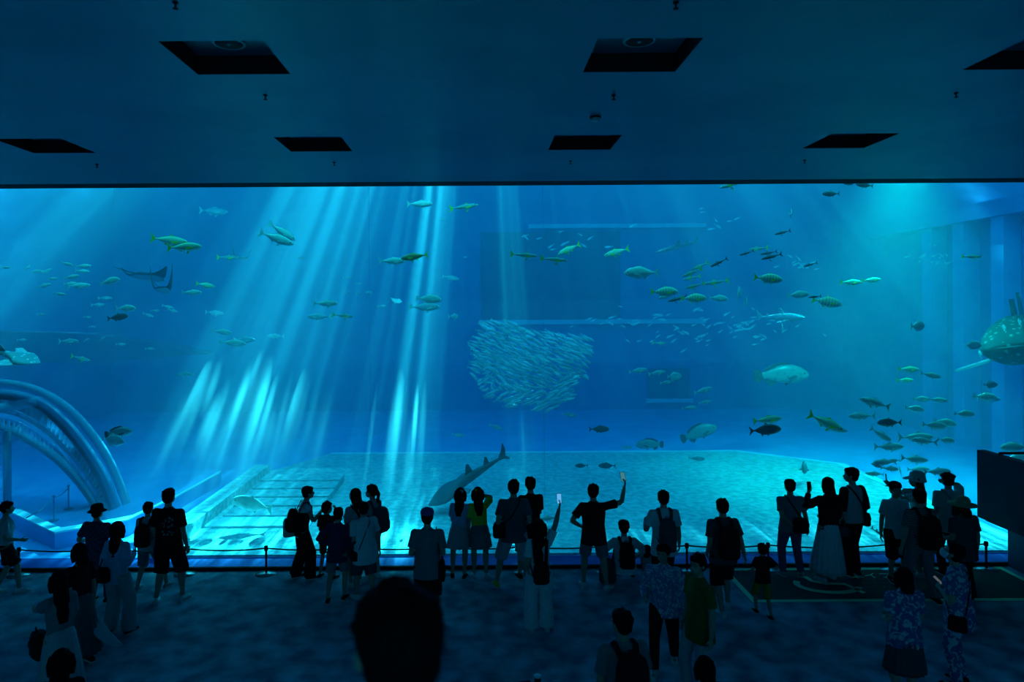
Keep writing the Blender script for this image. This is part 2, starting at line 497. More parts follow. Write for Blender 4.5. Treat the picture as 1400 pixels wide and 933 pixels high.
# haze volumes added to brighten the light shafts in the lower water
def haze_mat(name, dens):
    m_ = bpy.data.materials.new(name); m_.use_nodes = True
    N, L = m_.node_tree.nodes, m_.node_tree.links
    N.remove(N['Principled BSDF'])
    s_ = N.new('ShaderNodeVolumeScatter'); s_.inputs['Color'].default_value = (.9, 1, 1, 1); s_.inputs['Density'].default_value = dens; s_.inputs['Anisotropy'].default_value = .4
    L.new(s_.outputs[0], N['Material Output'].inputs['Volume'])
    return m_
def haze(px, py, rpx, rpz, dens, tilt, label, group):
    D = 17.99 / (1 + (py - 420) / 869.6)          # on the sheet of sunlight
    c = P(px, py, D); k = D / FPX
    M = Matrix.Rotation(R(tilt), 3, 'Y') @ Matrix.Rotation(R(-47), 3, 'X')
    for f, g in ((1.0, .28), (.78, .32), (.55, .4), (.32, .4)):
        o = MB().ball((0, 0, 0), (rpx * k * f, max(.22, rpx * k * .7) * f, rpz * k * f / .8), 20, M=M).build('shaft_haze', haze_mat('shaft_scatter', dens * g))
        if f == 1.0:
            o.location = c; top__ = o
            tag(o, label, 'shaft_scatter', group, 'stuff')
        else: o.parent = top__; o.name = 'dense_core'; o['kind'] = 'stuff'
GL, GR = 'added haze streaks of the left shafts', 'added haze streaks of the upright shafts'
for a_ in ((262, 562, 10, 74, .85), (254, 585, 5, 60, .6), (272, 545, 4, 58, .5), (289, 528, 5, 44, .8), (284, 583, 9, 48, .8), (296, 570, 4, 60, .5), (310, 590, 6, 62, .35), (350, 553, 11, 74, 1.0), (340, 540, 5, 66, .7), (328, 545, 5, 54, .6), (362, 575, 4, 66, .5),
           (368, 590, 6, 36, .7), (384, 570, 4, 70, .35), (402, 570, 8, 70, .95), (393, 585, 4, 60, .5), (414, 550, 4, 52, .5), (424, 590, 6, 60, .35)):
    haze(*a_, 0, 'bright slanting streak of added haze brightening the left light shafts', GL)
haze(436, 600, 15, 70, .22, 0, 'broad soft streak of added haze right of the left light shafts', None)
haze(238, 595, 12, 70, .20, 0, 'dim streak of added haze at the left rim of the light shafts', None)
haze(335, 620, 95, 95, .05, 0, 'wide thin veil of added haze beneath the left light shafts', None)
for a_ in ((506, 596, 3, 80, .8), (540, 583, 10, 86, .35), (531, 600, 4, 70, .35), (552, 590, 5, 80, .3), (567, 575, 4, 52, .7), (577, 590, 5, 76, .3), (557, 630, 10, 58, .3)):
    haze(*a_, 0, 'upright streak of added haze brightening the shafts left of the dark guitarfish', GR)
haze(718, 610, 9, 46, .3, 0, 'lone upright streak of added haze under the silver school', None)
# ---------------------------------------------------------------- sea life
def fishskin(name, back, belly, rough=.38, spot=None, sc=9, bars=None, mid=.0, w_=.12, spec=.6):
    m_ = bpy.data.materials.new(name); m_.use_nodes = True
    nt = m_.node_tree; N, L = nt.nodes, nt.links; b = N['Principled BSDF']
    b.inputs['Roughness'].default_value = rough; b.inputs['Specular IOR Level'].default_value = spec
    tc = N.new('ShaderNodeTexCoord'); sx = N.new('ShaderNodeSeparateXYZ'); L.new(tc.outputs['Object'], sx.inputs[0])
    mr = N.new('ShaderNodeMapRange'); mr.inputs[1].default_value = mid - w_; mr.inputs[2].default_value = mid + w_
    L.new(sx.outputs[2], mr.inputs[0])
    mx = N.new('ShaderNodeMixRGB'); mx.inputs[1].default_value = (*belly, 1); mx.inputs[2].default_value = (*back, 1); L.new(mr.outputs[0], mx.inputs[0])
    out = mx.outputs[0]
    nz = N.new('ShaderNodeTexNoise'); nz.inputs['Scale'].default_value = 14; L.new(tc.outputs['Object'], nz.inputs[0])
    m2 = N.new('ShaderNodeMixRGB'); m2.blend_type = 'MULTIPLY'; m2.inputs[0].default_value = .35; L.new(out, m2.inputs[1]); L.new(nz.outputs[0], m2.inputs[2]); out = m2.outputs[0]
    if spot:
        v = N.new('ShaderNodeTexVoronoi'); v.inputs['Scale'].default_value = sc; L.new(tc.outputs['Object'], v.inputs['Vector'])
        lt = N.new('ShaderNodeMath'); lt.operation = 'LESS_THAN'; lt.inputs[1].default_value = .28; L.new(v.outputs['Distance'], lt.inputs[0])
        m3 = N.new('ShaderNodeMixRGB'); L.new(lt.outputs[0], m3.inputs[0]); L.new(out, m3.inputs[1]); m3.inputs[2].default_value = (*spot, 1); out = m3.outputs[0]
    if bars:
        wv = N.new('ShaderNodeTexWave'); wv.inputs['Scale'].default_value = 3.2; wv.bands_direction = 'X'; L.new(tc.outputs['Object'], wv.inputs['Vector'])
        gt = N.new('ShaderNodeMath'); gt.operation = 'GREATER_THAN'; gt.inputs[1].default_value = .78; L.new(wv.outputs[1], gt.inputs[0])
        m4 = N.new('ShaderNodeMixRGB'); L.new(gt.outputs[0], m4.inputs[0]); L.new(out, m4.inputs[1]); m4.inputs[2].default_value = (*bars, 1); out = m4.outputs[0]
    L.new(out, b.inputs['Base Color'])
    return m_
K = {}
SK = {
 'silver': fishskin('silver_scales', (.35, .62, .55), (.85, .95, .92)),
 'green': fishskin('green_silver_scales', (.28, .62, .30), (.75, .92, .80)),
 'dark': fishskin('dark_scales', (.02, .05, .06), (.05, .10, .12)),
 'slim': fishskin('slim_back', (.10, .28, .26), (.70, .85, .80), w_=.05),
 'barred': fishskin('barred_scales', (.45, .78, .45), (.85, .95, .85), bars=(.25, .48, .36)),
 'orange': fishskin('orange_brown_scales', (.55, .26, .06), (.65, .42, .18)),
 'grouper': fishskin('mottled_scales', (.12, .22, .24), (.28, .42, .42), spot=(.08, .16, .18), sc=10),
 'sardine': fishskin('sardine_scales', (.30, .62, .78), (.80, .97, 1.0), w_=.06),
 'faint': fishskin('blue_silver_scales', (.20, .42, .48), (.50, .72, .75)),
 'shark': fishskin('grey_hide', (.06, .12, .15), (.14, .24, .28), w_=.05, spec=.3),
 'palehide': fishskin('pale_hide', (.30, .55, .55), (.75, .9, .9), spot=(.7, .9, .85), sc=16, w_=.03),
 'manta': fishskin('manta_hide', (.015, .035, .06), (.30, .45, .50), w_=.01, mid=-.015, spec=.3),
 'whale': fishskin('spotted_hide', (.02, .07, .08), (.05, .12, .13), spot=(.12, .26, .26), sc=34, w_=.08, rough=.85, spec=.1),
 'yellowfin': mat('yellow_fin', (.60, .75, .04), .5), 'palefin': mat('pale_fin', (.45, .7, .62), .5), 'darkfin': mat('dark_fin', (.02, .05, .06), .5),
 'eye': mat('fish_eye', (.01, .01, .01), .2), 'remora': fishskin('pale_scales', (.7, .85, .8), (.9, 1, .95)),
}
PROF = {  # x, top, bottom, half width  (unit length, tail base near -.36, snout .5)
 'deep': [(-.37, .022, -.022, .010), (-.30, .035, -.035, .020), (-.18, .10, -.10, .045), (-.02, .165, -.155, .065), (.14, .18, -.16, .072), (.28, .155, -.14, .068), (.38, .115, -.11, .055), (.45, .065, -.075, .038), (.495, .015, -.035, .015)],
 'mid':  [(-.37, .018, -.018, .010), (-.28, .03, -.03, .022), (-.12, .085, -.085, .045), (.04, .125, -.12, .06), (.18, .125, -.125, .062), (.32, .10, -.10, .055), (.42, .065, -.07, .04), (.495, .01, -.02, .012)],
 'slim': [(-.38, .012, -.012, .010), (-.28, .025, -.025, .02), (-.10, .06, -.06, .038), (.08, .08, -.08, .048), (.25, .075, -.075, .046), (.38, .055, -.055, .036), (.46, .03, -.035, .022), (.5, .006, -.012, .008)],
 'grouper': [(-.36, .06, -.06, .018), (-.28, .08, -.075, .03), (-.12, .15, -.12, .06), (.04, .19, -.15, .085), (.18, .19, -.16, .09), (.30, .16, -.15, .085), (.40, .11, -.12, .07), (.47, .05, -.08, .045), (.5, .01, -.04, .02)],
 'round': [(-.33, .03, -.03, .012), (-.25, .09, -.09, .03), (-.12, .19, -.19, .05), (.04, .24, -.24, .062), (.20, .23, -.23, .065), (.34, .16, -.17, .055), (.44, .08, -.10, .035), (.49, .02, -.04, .015)],
 'shark': [(-.40, .012, -.012, .010), (-.30, .022, -.020, .016), (-.12, .05, -.045, .036), (.05, .072, -.065, .055), (.20, .075, -.07, .062), (.33, .062, -.06, .058), (.43, .038, -.042, .045), (.48, .018, -.022, .025), (.5, .002, -.006, .008)],
 'wedge': [(-.40, .012, -.012, .012), (-.28, .03, -.022, .022), (-.08, .055, -.035, .045), (.08, .06, -.04, .07), (.20, .055, -.035, .14), (.30, .045, -.03, .165), (.40, .03, -.02, .11), (.46, .018, -.012, .055), (.5, .006, -.006, .012)],
 'whale': [(-.40, .02, -.02, .015), (-.28, .05, -.04, .035), (-.10, .09, -.085, .075), (.10, .115, -.12, .11), (.28, .11, -.125, .13), (.40, .085, -.10, .13), (.47, .05, -.07, .12), (.497, .015, -.03, .095), (.5, .003, -.01, .07)],
}
def body_mb(pr, seg=14, flat=None):
    pts = PROF[pr]; mb = MB(); fine = []
    for i in range(len(pts) - 1):
        p0, p1, p2, p3 = pts[max(i - 1, 0)], pts[i], pts[i + 1], pts[min(i + 2, len(pts) - 1)]
        for k in range(3):
            t = k / 3
            fine.append([.5 * (2 * p1[j] + (p2[j] - p0[j]) * t + (2 * p0[j] - 5 * p1[j] + 4 * p2[j] - p3[j]) * t * t + (3 * p1[j] - p0[j] - 3 * p2[j] + p3[j]) * t ** 3) for j in range(4)])
    fine.append(list(pts[-1]))
    mb.rings([[Vector((x, w_ * math.cos(a), (t_ + b_) / 2 + (t_ - b_) / 2 * math.sin(a))) for a in [2 * math.pi * i / seg for i in range(seg)]] for x, t_, b_, w_ in fine])
    return mb
def fin(pts, th=.010, y=0, lean=0):
    mb = MB(); mb.slab([Vector((x, y + lean * abs(z), z)) for x, z in pts], (0, 1, 0), th); return mb
def flatfin(pts, s, z=0, th=.012, droop=.3):
    mb = MB(); mb.slab([Vector((x, s * y, z - droop * y)) for x, y in pts], Vector((0, s * droop, 1)).normalized(), th); return mb
FORK = [(-.36, .018), (-.42, .07), (-.50, .155), (-.475, .06), (-.455, 0), (-.475, -.06), (-.50, -.155), (-.42, -.07), (-.36, -.018)]
def fish_kind(name, prof, skin, finm, tail=FORK, dorsal=None, anal=None, pect=True, eye=(.40, .02), pelv=True, extra=()):
    parts = [('tail_fin', fin(tail), finm)]
    if dorsal: parts.append(('dorsal_fin', fin(dorsal), finm))
    if anal: parts.append(('anal_fin', fin(anal), finm))
    pw = [p_ for p_ in PROF[prof] if p_[0] < .3][-1][3]
    if pect:
        for s in (-1, 1):
            mb = MB(); mb.slab([Vector((.26, s * pw * .95, -.02)), Vector((.20, s * (pw + .01), .0)), Vector((.05, s * (pw + .05), -.05)), Vector((.10, s * (pw + .035), -.075)), Vector((.24, s * pw * .95, -.05))], (0, 1, .2), .008)
            parts.append(('pectoral_fin', mb, finm))
    if pelv: parts.append(('pelvic_fin', fin([(.16, -.12), (.08, -.20), (.06, -.18), (.10, -.11)], .012), finm))
    ex, ez = eye
    ew = [p_ for p_ in PROF[prof] if p_[0] < ex][-1][3] * .86
    for s in (-1, 1):
        mb = MB(); mb.ball((ex, s * ew, ez), (.017, .010, .017), 10); parts.append(('eye', mb, 'eye'))
    parts += list(extra)
    B = body_mb(prof)
    meshes = [('body', B.mesh('body'), skin)] + [(n_, m_.mesh(n_), k_) for n_, m_, k_ in parts]
    for n_, me, k_ in meshes: me.materials.append(SK[k_])
    whole = MB(); mats = []
    for n_, m_, k_ in [('body', B, skin)] + parts:
        if k_ not in mats: mats.append(k_)
        base = len(whole.v); whole.v += m_.v; whole.f += [[base + i for i in f] for f in m_.f]; whole.m += [mats.index(k_)] * len(m_.f); whole.sm += m_.sm
    wm = whole.mesh(name); [wm.materials.append(SK[k_]) for k_ in mats]
    K[name] = (meshes, wm)
D1 = [(.12, .16), (.02, .215), (-.02, .15), (-.28, .05), (-.30, .035), (-.10, .13)]
A1 = [(-.06, -.14), (-.10, -.20), (-.14, -.12), (-.29, -.035), (-.12, -.11)]
D2 = [(.14, .12), (.04, .165), (.0, .13), (-.26, .05), (-.28, .03), (-.05, .10)]
A2 = [(-.04, -.105), (-.08, -.15), (-.12, -.10), (-.28, -.03), (-.10, -.085)]
D3 = [(.16, .085), (.10, .125), (.06, .085), (-.26, .03), (.0, .072)]
A3 = [(-.04, -.07), (-.07, -.105), (-.10, -.065), (-.26, -.025)]
RT = [(-.34, .055), (-.42, .12), (-.48, .12), (-.50, .05), (-.50, -.05), (-.48, -.12), (-.42, -.12), (-.34, -.055)]
fish_kind('trevally', 'deep', 'silver', 'palefin', dorsal=D1, anal=A1)
fish_kind('green_trevally', 'mid', 'green', 'yellowfin', dorsal=D2, anal=A2)
fish_kind('golden_trevally', 'deep', 'barred', 'yellowfin', dorsal=D1, anal=A1)
fish_kind('dark_trevally', 'deep', 'dark', 'darkfin', dorsal=D1, anal=A1)
fish_kind('jack_fish', 'mid', 'silver', 'palefin', dorsal=D2, anal=A2)
fish_kind('faint_jack', 'mid', 'faint', 'palefin', dorsal=D2, anal=A2)
fish_kind('rainbow_runner', 'slim', 'slim', 'yellowfin', dorsal=D3, anal=A3)
fish_kind('dark_runner', 'slim', 'dark', 'darkfin', dorsal=D3, anal=A3)
fish_kind('orange_fish', 'mid', 'orange', 'yellowfin', dorsal=D2, anal=A2)
fish_kind('grouper', 'grouper', 'grouper', 'darkfin', tail=RT, dorsal=[(.2, .18), (.1, .24), (-.1, .22), (-.28, .15), (-.30, .07), (-.1, .14)], anal=[(-.1, -.12), (-.18, -.2), (-.28, -.14), (-.3, -.07)])
fish_kind('round_fish', 'round', 'faint', 'palefin', dorsal=[(.1, .23), (-.08, .30), (-.18, .20), (-.28, .08), (-.1, .19)], anal=[(.0, -.23), (-.1, -.30), (-.2, -.2), (-.28, -.08), (-.1, -.19)])
fish_kind('sardine', 'mid', 'sardine', 'palefin', dorsal=D3, anal=A3, pelv=False)
def orient(yaw, pitch, roll=0):
    return Matrix.Rotation(R(yaw), 4, 'Z') @ Matrix.Rotation(R(-pitch), 4, 'Y') @ Matrix.Rotation(R(roll), 4, 'X')
def fish(kind, px, py, ln, D, yaw=0, pitch=0, label=None, group=None, cat='fish', small=None, name=None, roll=0):
    """px, py: middle of the fish; ln: its length in picture pixels; yaw 0 swims right, 180 left; pitch head up"""
    L_ = ln * D / FPX / max(.8, abs(math.cos(R(yaw))))
    M = Matrix.Translation(P(px, py, D)) @ orient(yaw, pitch, roll) @ Matrix.Scale(L_, 4)
    meshes, wm = K[kind]
    if small is None: small = ln < 24
    if small:
        o = bpy.data.objects.new(name or kind, wm); COL.objects.link(o); o.matrix_world = M
    else:
        o = empty(name or kind); o.matrix_world = M
        for n_, me, k_ in meshes:
            c = bpy.data.objects.new(n_, me); COL.objects.link(c); c.parent = o
    tag(o, label, cat, group)
    return o
def rl(l): return l
T, G, Y, D_, J, FJ, RR, DR = 'trevally', 'green_trevally', 'golden_trevally', 'dark_trevally', 'jack_fish', 'faint_jack', 'rainbow_runner', 'dark_runner'
FISH = [
 (G, 232, 329, 50, 13.6, 8, -8, 'green-backed silver fish, upper one of the overlapping pair at upper left'),
 (G, 252, 338, 48, 13.2, 0, 2, 'green-backed silver fish, lower one of the overlapping pair at upper left'),
 (J, 378, 326, 48, 13.8, 10, -20, 'pale silver fish diving right in the left light shafts, lower of two'),
 (J, 386, 317, 38, 14.2, 25, -32, 'pale silver fish diving right in the left light shafts, upper of two'),
 (T, 150, 385, 29, 13.8, 0, 14, 'silver trevally rising right, beside the far left cluster'),
 (T, 172, 422, 28, 13.6, 0, 0, 'bright silver trevally just above a dark one, left part'),
 (D_, 161, 434, 29, 13.9, 0, 8, 'dark trevally under a bright one, left part of the tank'),
 (J, 262, 400, 28, 14.2, 0, 0, 'silver fish right of the manta with upturned wing tips'),
 (G, 281, 390, 27, 15.5, 0, -10, 'dull green fish above the silver one right of the mantas'),
 (RR, 311, 352, 30, 16, 0, 0, 'slender pale fish between the manta rays and the diving pair'),
 ('faint_jack', 292, 289, 40, 20, 0, -4, 'long faint fish high above the green-backed pair'),
 (J, 304, 454, 28, 15, 0, -8, 'pale fish above the overlapping two, in the left shafts'),
 (J, 318, 469, 38, 15, 0, -5, 'larger pale fish with a second behind it in the left shafts'),
 (FJ, 334, 465, 30, 16.5, 0, 0, 'faint fish partly behind the larger pale one in the left shafts'),
 (FJ, 377, 460, 24, 18, 180, 0, 'faint fish in the gap between left light shafts'),
 (FJ, 293, 428, 26, 19, 0, -5, 'faint fish under the silver one right of the mantas'),
 (FJ, 94, 467, 28, 15.5, 0, 0, 'blue-grey fish before the dark curved gallery'),
 (RR, 110, 490, 27, 17, 0, -14, 'slender streak of a fish below the dark curved gallery'),
 (FJ, 254, 512, 26, 15, 180, 0, 'faint fish at the left edge of the brightest shafts'),
 ('grouper', 162, 592, 38, 13.6, 0, 8, 'mottled grouper above the bay arch, upper of two'),
 ('round_fish', 155, 602, 32, 13.2, 0, -10, 'pale round fish touching the mottled grouper above the bay arch'),
 (T, 345, 690, 58, 14.0, 180, 14, 'big pale trevally low over the broad steps'),
 (J, 574, 279, 36, 14.6, 0, 0, 'silver fish near the top between shafts, left of a slimmer one'),
 (RR, 634, 283, 40, 14.2, 0, 8, 'slim silver fish near the top, right edge of the shafts'),
 (J, 536, 357, 38, 14, 0, 0, 'blue-silver fish nose to nose with the orange one'),
 ('orange_fish', 567, 351, 38, 13.7, 180, -8, 'orange-brown fish with a yellow tail, facing left'),
 (J, 445, 415, 34, 14, 0, 0, 'bright silver fish above two dull ones, centre left'),
 (FJ, 437, 433, 34, 15.5, 180, 0, 'dull green fish facing left below the bright silver one'),
 (RR, 469, 432, 30, 14.2, 0, -6, 'slender olive fish right of the dull green one'),
 (T, 586, 409, 36, 14.4, 0, -4, 'silver trevally overlapping a darker one, right of the shafts'),
 (FJ, 580, 420, 44, 15, 0, 0, 'darker fish under the silver trevally, right of the shafts'),
 (FJ, 616, 380, 24, 18, 0, -10, 'faint fish below and right of the orange one'),
 (FJ, 620, 433, 22, 15.5, 60, 0, 'dull fish turned away between the shafts and the school'),
 (RR, 716, 349, 38, 13.2, 0, -5, 'white-bellied slender fish, left of the pair crossing the seam'),
 (RR, 757, 355, 38, 13.2, 0, -6, 'white-bellied slender fish, right of the pair crossing the seam'),
 (G, 778, 341, 34, 15, 180, -25, 'green fish slanting down left behind the crossing pair'),
 (G, 843, 345, 36, 15, 180, -16, 'slender green fish slanting left, right of the crossing pair'),
 (G, 866, 247, 34, 14, 180, 0, 'yellow-finned fish cut by the top edge of the window'),
 (RR, 1003, 251, 40, 13.4, 180, -18, 'white-bellied fish slanting left at the top edge'),
 (T, 877, 373, 48, 13.6, 180, 0, 'big silver trevally facing left, right of centre'),
 (Y, 908, 399, 38, 13.6, 0, 0, 'silver fish with a yellow tail under the big left-facing trevally'),
 (FJ, 912, 404, 24, 14.4, 180, -20, 'blue-silver fish below the yellow-tailed one'),
 (DR, 926, 409, 28, 14.6, 180, -14, 'thin dark fish before the barred one, right of centre'),
 (Y, 948, 408, 36, 13.8, 0, 0, 'barred fish overlapping thin ones, right of centre'),
 (T, 982, 408, 27, 14.4, 0, -4, 'small plain trevally right of the barred one'),
 (Y, 1050, 381, 40, 13.2, 0, -6, 'golden trevally with dark bars and a vivid yellow tail'),
 (T, 1091, 403, 30, 14, 0, 4, 'silver trevally between the two barred ones on the right'),
 (Y, 1130, 413, 42, 14, 0, -10, 'shaded barred fish with a yellow tail, lower right of the golden one'),
 (G, 1163, 386, 30, 15.5, 0, 0, 'dull green trevally, left of the pair in the right shafts'),
 (G, 1191, 383, 26, 15.5, 0, 4, 'dull green trevally, right of the pair in the right shafts'),
 (T, 1254, 446, 34, 13.2, 35, 0, 'yellow-edged trevally turning away, left of the wall pillars'),
 (D_, 1136, 265, 24, 14, 180, 0, 'dark fish lowest of those by the bright roof gap'),
 (D_, 1162, 250, 20, 14, 180, 0, 'dark fish at the top edge, left of the forked one'),
 (D_, 1182, 253, 24, 14, 180, 8, 'dark fork-tailed fish at the top edge under the roof gap'),
 (D_, 1110, 246, 16, 14, 180, 0, 'dark fish mostly hidden by the top edge'),
 ('round_fish', 1081, 292, 22, 13.5, 70, 20, 'small bright fish seen end on, right of the top'),
 (RR, 1328, 351, 28, 14, 0, 0, 'slender fish alone before the wall pillars'),
 ('round_fish', 1011, 400, 24, 15, 60, 0, 'pale fish turned away, upper of two above the tiny shoal'),
 ('round_fish', 1020, 413, 20, 15, 75, 0, 'pale fish turned away, lower of two above the tiny shoal'),
 ('round_fish', 1069, 449, 20, 16, 70, 0, 'pale round fish just under the small shark'),
 ('grouper', 1068, 513, 74, 20, 0, 2, 'large faint grouper gliding right in deep water'),
 (G, 1049, 574, 40, 13.6, 0, 6, 'green trevally swimming just above the black one'),
 (D_, 1046, 588, 44, 13.2, 0, 4, 'near-black trevally below the green one'),
 (G, 1129, 578, 54, 13.0, 0, -26, 'bright yellow-green fish nosing down right'),
 ('sardine', 1146, 588, 26, 13.2, 0, -8, 'white-bellied fish at the nose of the yellow-green one'),
 (J, 1196, 551, 44, 13.0, 180, 16, 'large silver fish climbing left, top of the right crowd'),
 (J, 1178, 569, 38, 13.5, 180, 0, 'slim silver fish below the large climbing one'),
 (D_, 1216, 578, 34, 13.6, 180, 0, 'dark trevally inside the right crowd of fish'),
 (J, 1204, 594, 34, 13.4, 0, -32, 'silver fish nosing down right under the dark trevally'),
 (J, 1215, 611, 42, 13.4, 0, 0, 'flat grey-green fish above the bright small cluster'),
 (J, 1252, 598, 50, 13.5, 0, 0, 'long pale fish in the middle of the right crowd'),
 (J, 1264, 603, 36, 13.0, 180, 8, 'crescent-bellied bright fish under the long pale one'),
 (T, 1293, 602, 24, 13.4, 0, -6, 'small bright trevally right of the long pale fish'),
 (J, 1250, 628, 38, 13.2, 0, -6, 'olive fish right of the bright small cluster'),
 (J, 1255, 642, 32, 14, 0, 0, 'pale fish just above the sun hat'),
 (J, 1281, 645, 38, 13.0, 0, 2, 'white-bellied fish just right of the sun hat'),
 (G, 1242, 505, 30, 14.6, 0, -2, 'olive trevally, topmost of the right crowd'),
 (G, 1237, 520, 24, 15, 0, 0, 'small olive trevally under the topmost one'),
 (J, 1272, 513, 30, 13.6, 0, -12, 'silver-edged fish before the second wall pillar'),
 (T, 1259, 546, 24, 14, 0, -4, 'left one of two fish level with the climbing silver fish'),
 (J, 1282, 547, 28, 13.8, 0, -6, 'right one of two fish level with the climbing silver fish'),
 (T, 1250, 559, 27, 13.8, 0, -8, 'trevally with a raised tail, left of centre in the right crowd'),
 (T, 1292, 578, 32, 13.6, 0, -12, 'upper of two overlapping trevallies in the right crowd'),
 (T, 1277, 582, 34, 13.3, 0, -6, 'lower of two overlapping trevallies in the right crowd'),
 (T, 1318, 566, 29, 13.4, 0, -2, 'rightmost trevally of the right crowd'),
 ('round_fish', 1354, 526, 20, 13.4, 0, 0, 'small pale round fish below the spotted giant'),
 (T, 1346, 543, 34, 13.8, 0, -4, 'trevally with a faint twin below the spotted giant'),
 (FJ, 1352, 545, 32, 14.4, 0, -6, 'faint twin behind the trevally below the spotted giant'),
 ('round_fish', 1330, 472, 24, 14, 0, 0, 'pale fish left of the spotted giant'),
 (T, 1388, 612, 42, 13.2, 180, 0, 'bright trevally at the right edge above the handrail'),
 ('grouper', 1397, 627, 36, 14.5, 180, 0, 'dark fish seen past the handrail at the right edge'),
 (FJ, 872, 507, 26, 15.5, 0, 8, 'bluish fish, leftmost of the quiet middle group'),
 (FJ, 898, 510, 24, 15.5, 0, 8, 'bluish fish, second from the left in the quiet middle group'),
 ('round_fish', 922, 515, 22, 15.5, 20, 0, 'ragged pale fish in the quiet middle group'),
 (FJ, 911, 523, 18, 15.5, 0, 6, 'small blunt fish under the quiet middle group'),
 (FJ, 961, 534, 26, 15.5, 0, 16, 'bluish fish, upper right of the quiet middle group'),
 (FJ, 964, 550, 18, 15.5, 0, 10, 'small fish under the upper right one of the middle group'),
 (FJ, 942, 558, 20, 15.3, 0, 4, 'lowest fish of the quiet middle group'),
 (RR, 901, 469, 20, 18, 0, 0, 'thin fish above the quiet middle group'),
 ('grouper', 888, 608, 38, 20, 180, 0, 'dim grouper resting above the sand edge'),
 ('grouper', 955, 592, 52, 21, 0, 20, 'large dim shape of a fish by the far wall'),
 (D_, 819, 587, 28, 16, 0, 0, 'dark fish between the school and the far wall'),
 (FJ, 952, 627, 24, 16, 0, -4, 'greenish fish on the line of the sand edge'),
 (FJ, 856, 612, 16, 17, 0, 0, 'tiny greenish fish near the dim grouper'),
 (D_, 795, 637, 18, 16.5, 180, 0, 'small dark fish over the sand, left of another'),
 (D_, 830, 637, 24, 17.5, 180, 0, 'small dark fish over the sand, right of another'),
 (FJ, 778, 567, 20, 15.5, 0, -8, 'stray fish just under the right of the silver school'),
 (FJ, 678, 584, 20, 17, 0, -20, 'faint fish above the shark tail'),
 (FJ, 626, 595, 18, 18, 0, -8, 'faint fish left of the shark tail'),
 ('grouper', 1099, 640, 34, 17, 60, -20, 'dim fish over the far sand left of the tall slim man'),
 (J, 750, 709, 26, 13.2, 180, -4, 'yellow-green fish low over the sand behind the raised phone'),
]
for f in FISH:
    fish(f[0], f[1], f[2], f[3], f[4], f[5], f[6], f[7])
# clusters whose members look alike
def cluster(lst, label, group, kind=J, D=14, name=None):
    for i, (x, y, l_, yw, pt) in enumerate(lst):
        fish(kind, x, y, l_, D + (i % 3) * .4, yw, pt, label, group, small=True, name=name)
cluster([(92, 361, 17, 0, -15), (114, 364, 22, 0, 0), (113, 371, 20, 0, -6), (98, 379, 22, 0, 10), (108, 391, 32, 0, 2), (97, 388, 20, 0, 0), (82, 402, 17, 0, -8), (60, 391, 20, 0, 14), (72, 381, 14, 0, 0),
         (50, 371, 12, 60, 10), (37, 367, 10, 70, 40), (58, 372, 12, 60, 0), (65, 370, 11, 60, 20), (8, 366, 14, 0, 0)], 'small bright silver fish in the loose cluster at the far left', 'loose far left cluster')
cluster([(144, 408, 20, 0, 0), (134, 417, 19, 0, 0), (203, 431, 16, 0, -20), (212, 425, 12, 0, 0), (230, 420, 18, 0, -15), (236, 425, 15, 0, -15), (57, 430, 13, 0, 0), (120, 434, 12, 0, 0), (165, 471, 14, 0, 0),
         (205, 477, 13, 0, 0), (127, 447, 9, 60, 0), (30, 465, 10, 60, 0), (140, 463, 9, 0, 30), (118, 465, 9, 0, 30)], 'small dim fish scattered between the left cluster and the manta rays', 'dim left fish', FJ, 16)
cluster([(505, 400, 12, 60, 0), (490, 401, 9, 60, 0), (522, 419, 12, 0, 0), (475, 400, 8, 60, 0), (475, 380, 13, 0, 0), (490, 388, 9, 0, 0), (411, 353, 12, 0, 0), (636, 352, 6, 0, 0), (606, 300, 10, 0, 0)], 'tiny faint fish among the central light shafts', 'tiny shaft fish', FJ, 17)
cluster([(1210, 632, 32, 180, 0), (1216, 641, 26, 0, -6), (1196, 648, 26, 180, 4), (1200, 637, 20, 180, 20), (1222, 630, 18, 180, 0), (1231, 645, 14, 70, 40)], 'vividly lit small fish in the tight low cluster near the boy in the cap', 'bright low cluster', J, 12.9)
cluster([(946, 373, 30, 180, -22), (957, 364, 26, 180, -22), (946, 380, 24, 180, -12), (950, 391, 28, 180, -16), (980, 386, 34, 180, -8), (1037, 340, 27, 180, -6)], 'slender pale runner slanting down left, right of centre', 'slanting pale runners', RR, 13.8)
cluster([(983, 359, 26, 180, -26), (1021, 346, 21, 180, -18), (1051, 346, 24, 180, -10), (1055, 351, 30, 180, -14), (1070, 318, 23, 180, -14), (1108, 362, 20, 180, -16), (1114, 406, 18, 180, -6)], 'slender dark runner slanting down left, right of centre', 'slanting dark runners', DR, 13.9)
rr = random.Random(11)
lst = []
for cx_, cy_, sx_, sy_, n_ in ((1000, 450, 85, 22, 60), (870, 445, 60, 22, 24), (1090, 362, 30, 10, 12), (1275, 352, 22, 10, 14), (770, 330, 70, 12, 12), (960, 300, 90, 25, 8)):
    for i in range(n_):
        lst.append((rr.gauss(cx_, sx_ * .6), max(256, rr.gauss(cy_, sy_ * .6)), rr.uniform(7, 13), rr.choice((180, 180, 200, 30)), rr.uniform(-35, -5)))
cluster(lst, 'tiny dim silver fish in the far shoals deep in the tank', 'far shoals', 'sardine', 21, 'small_fish')

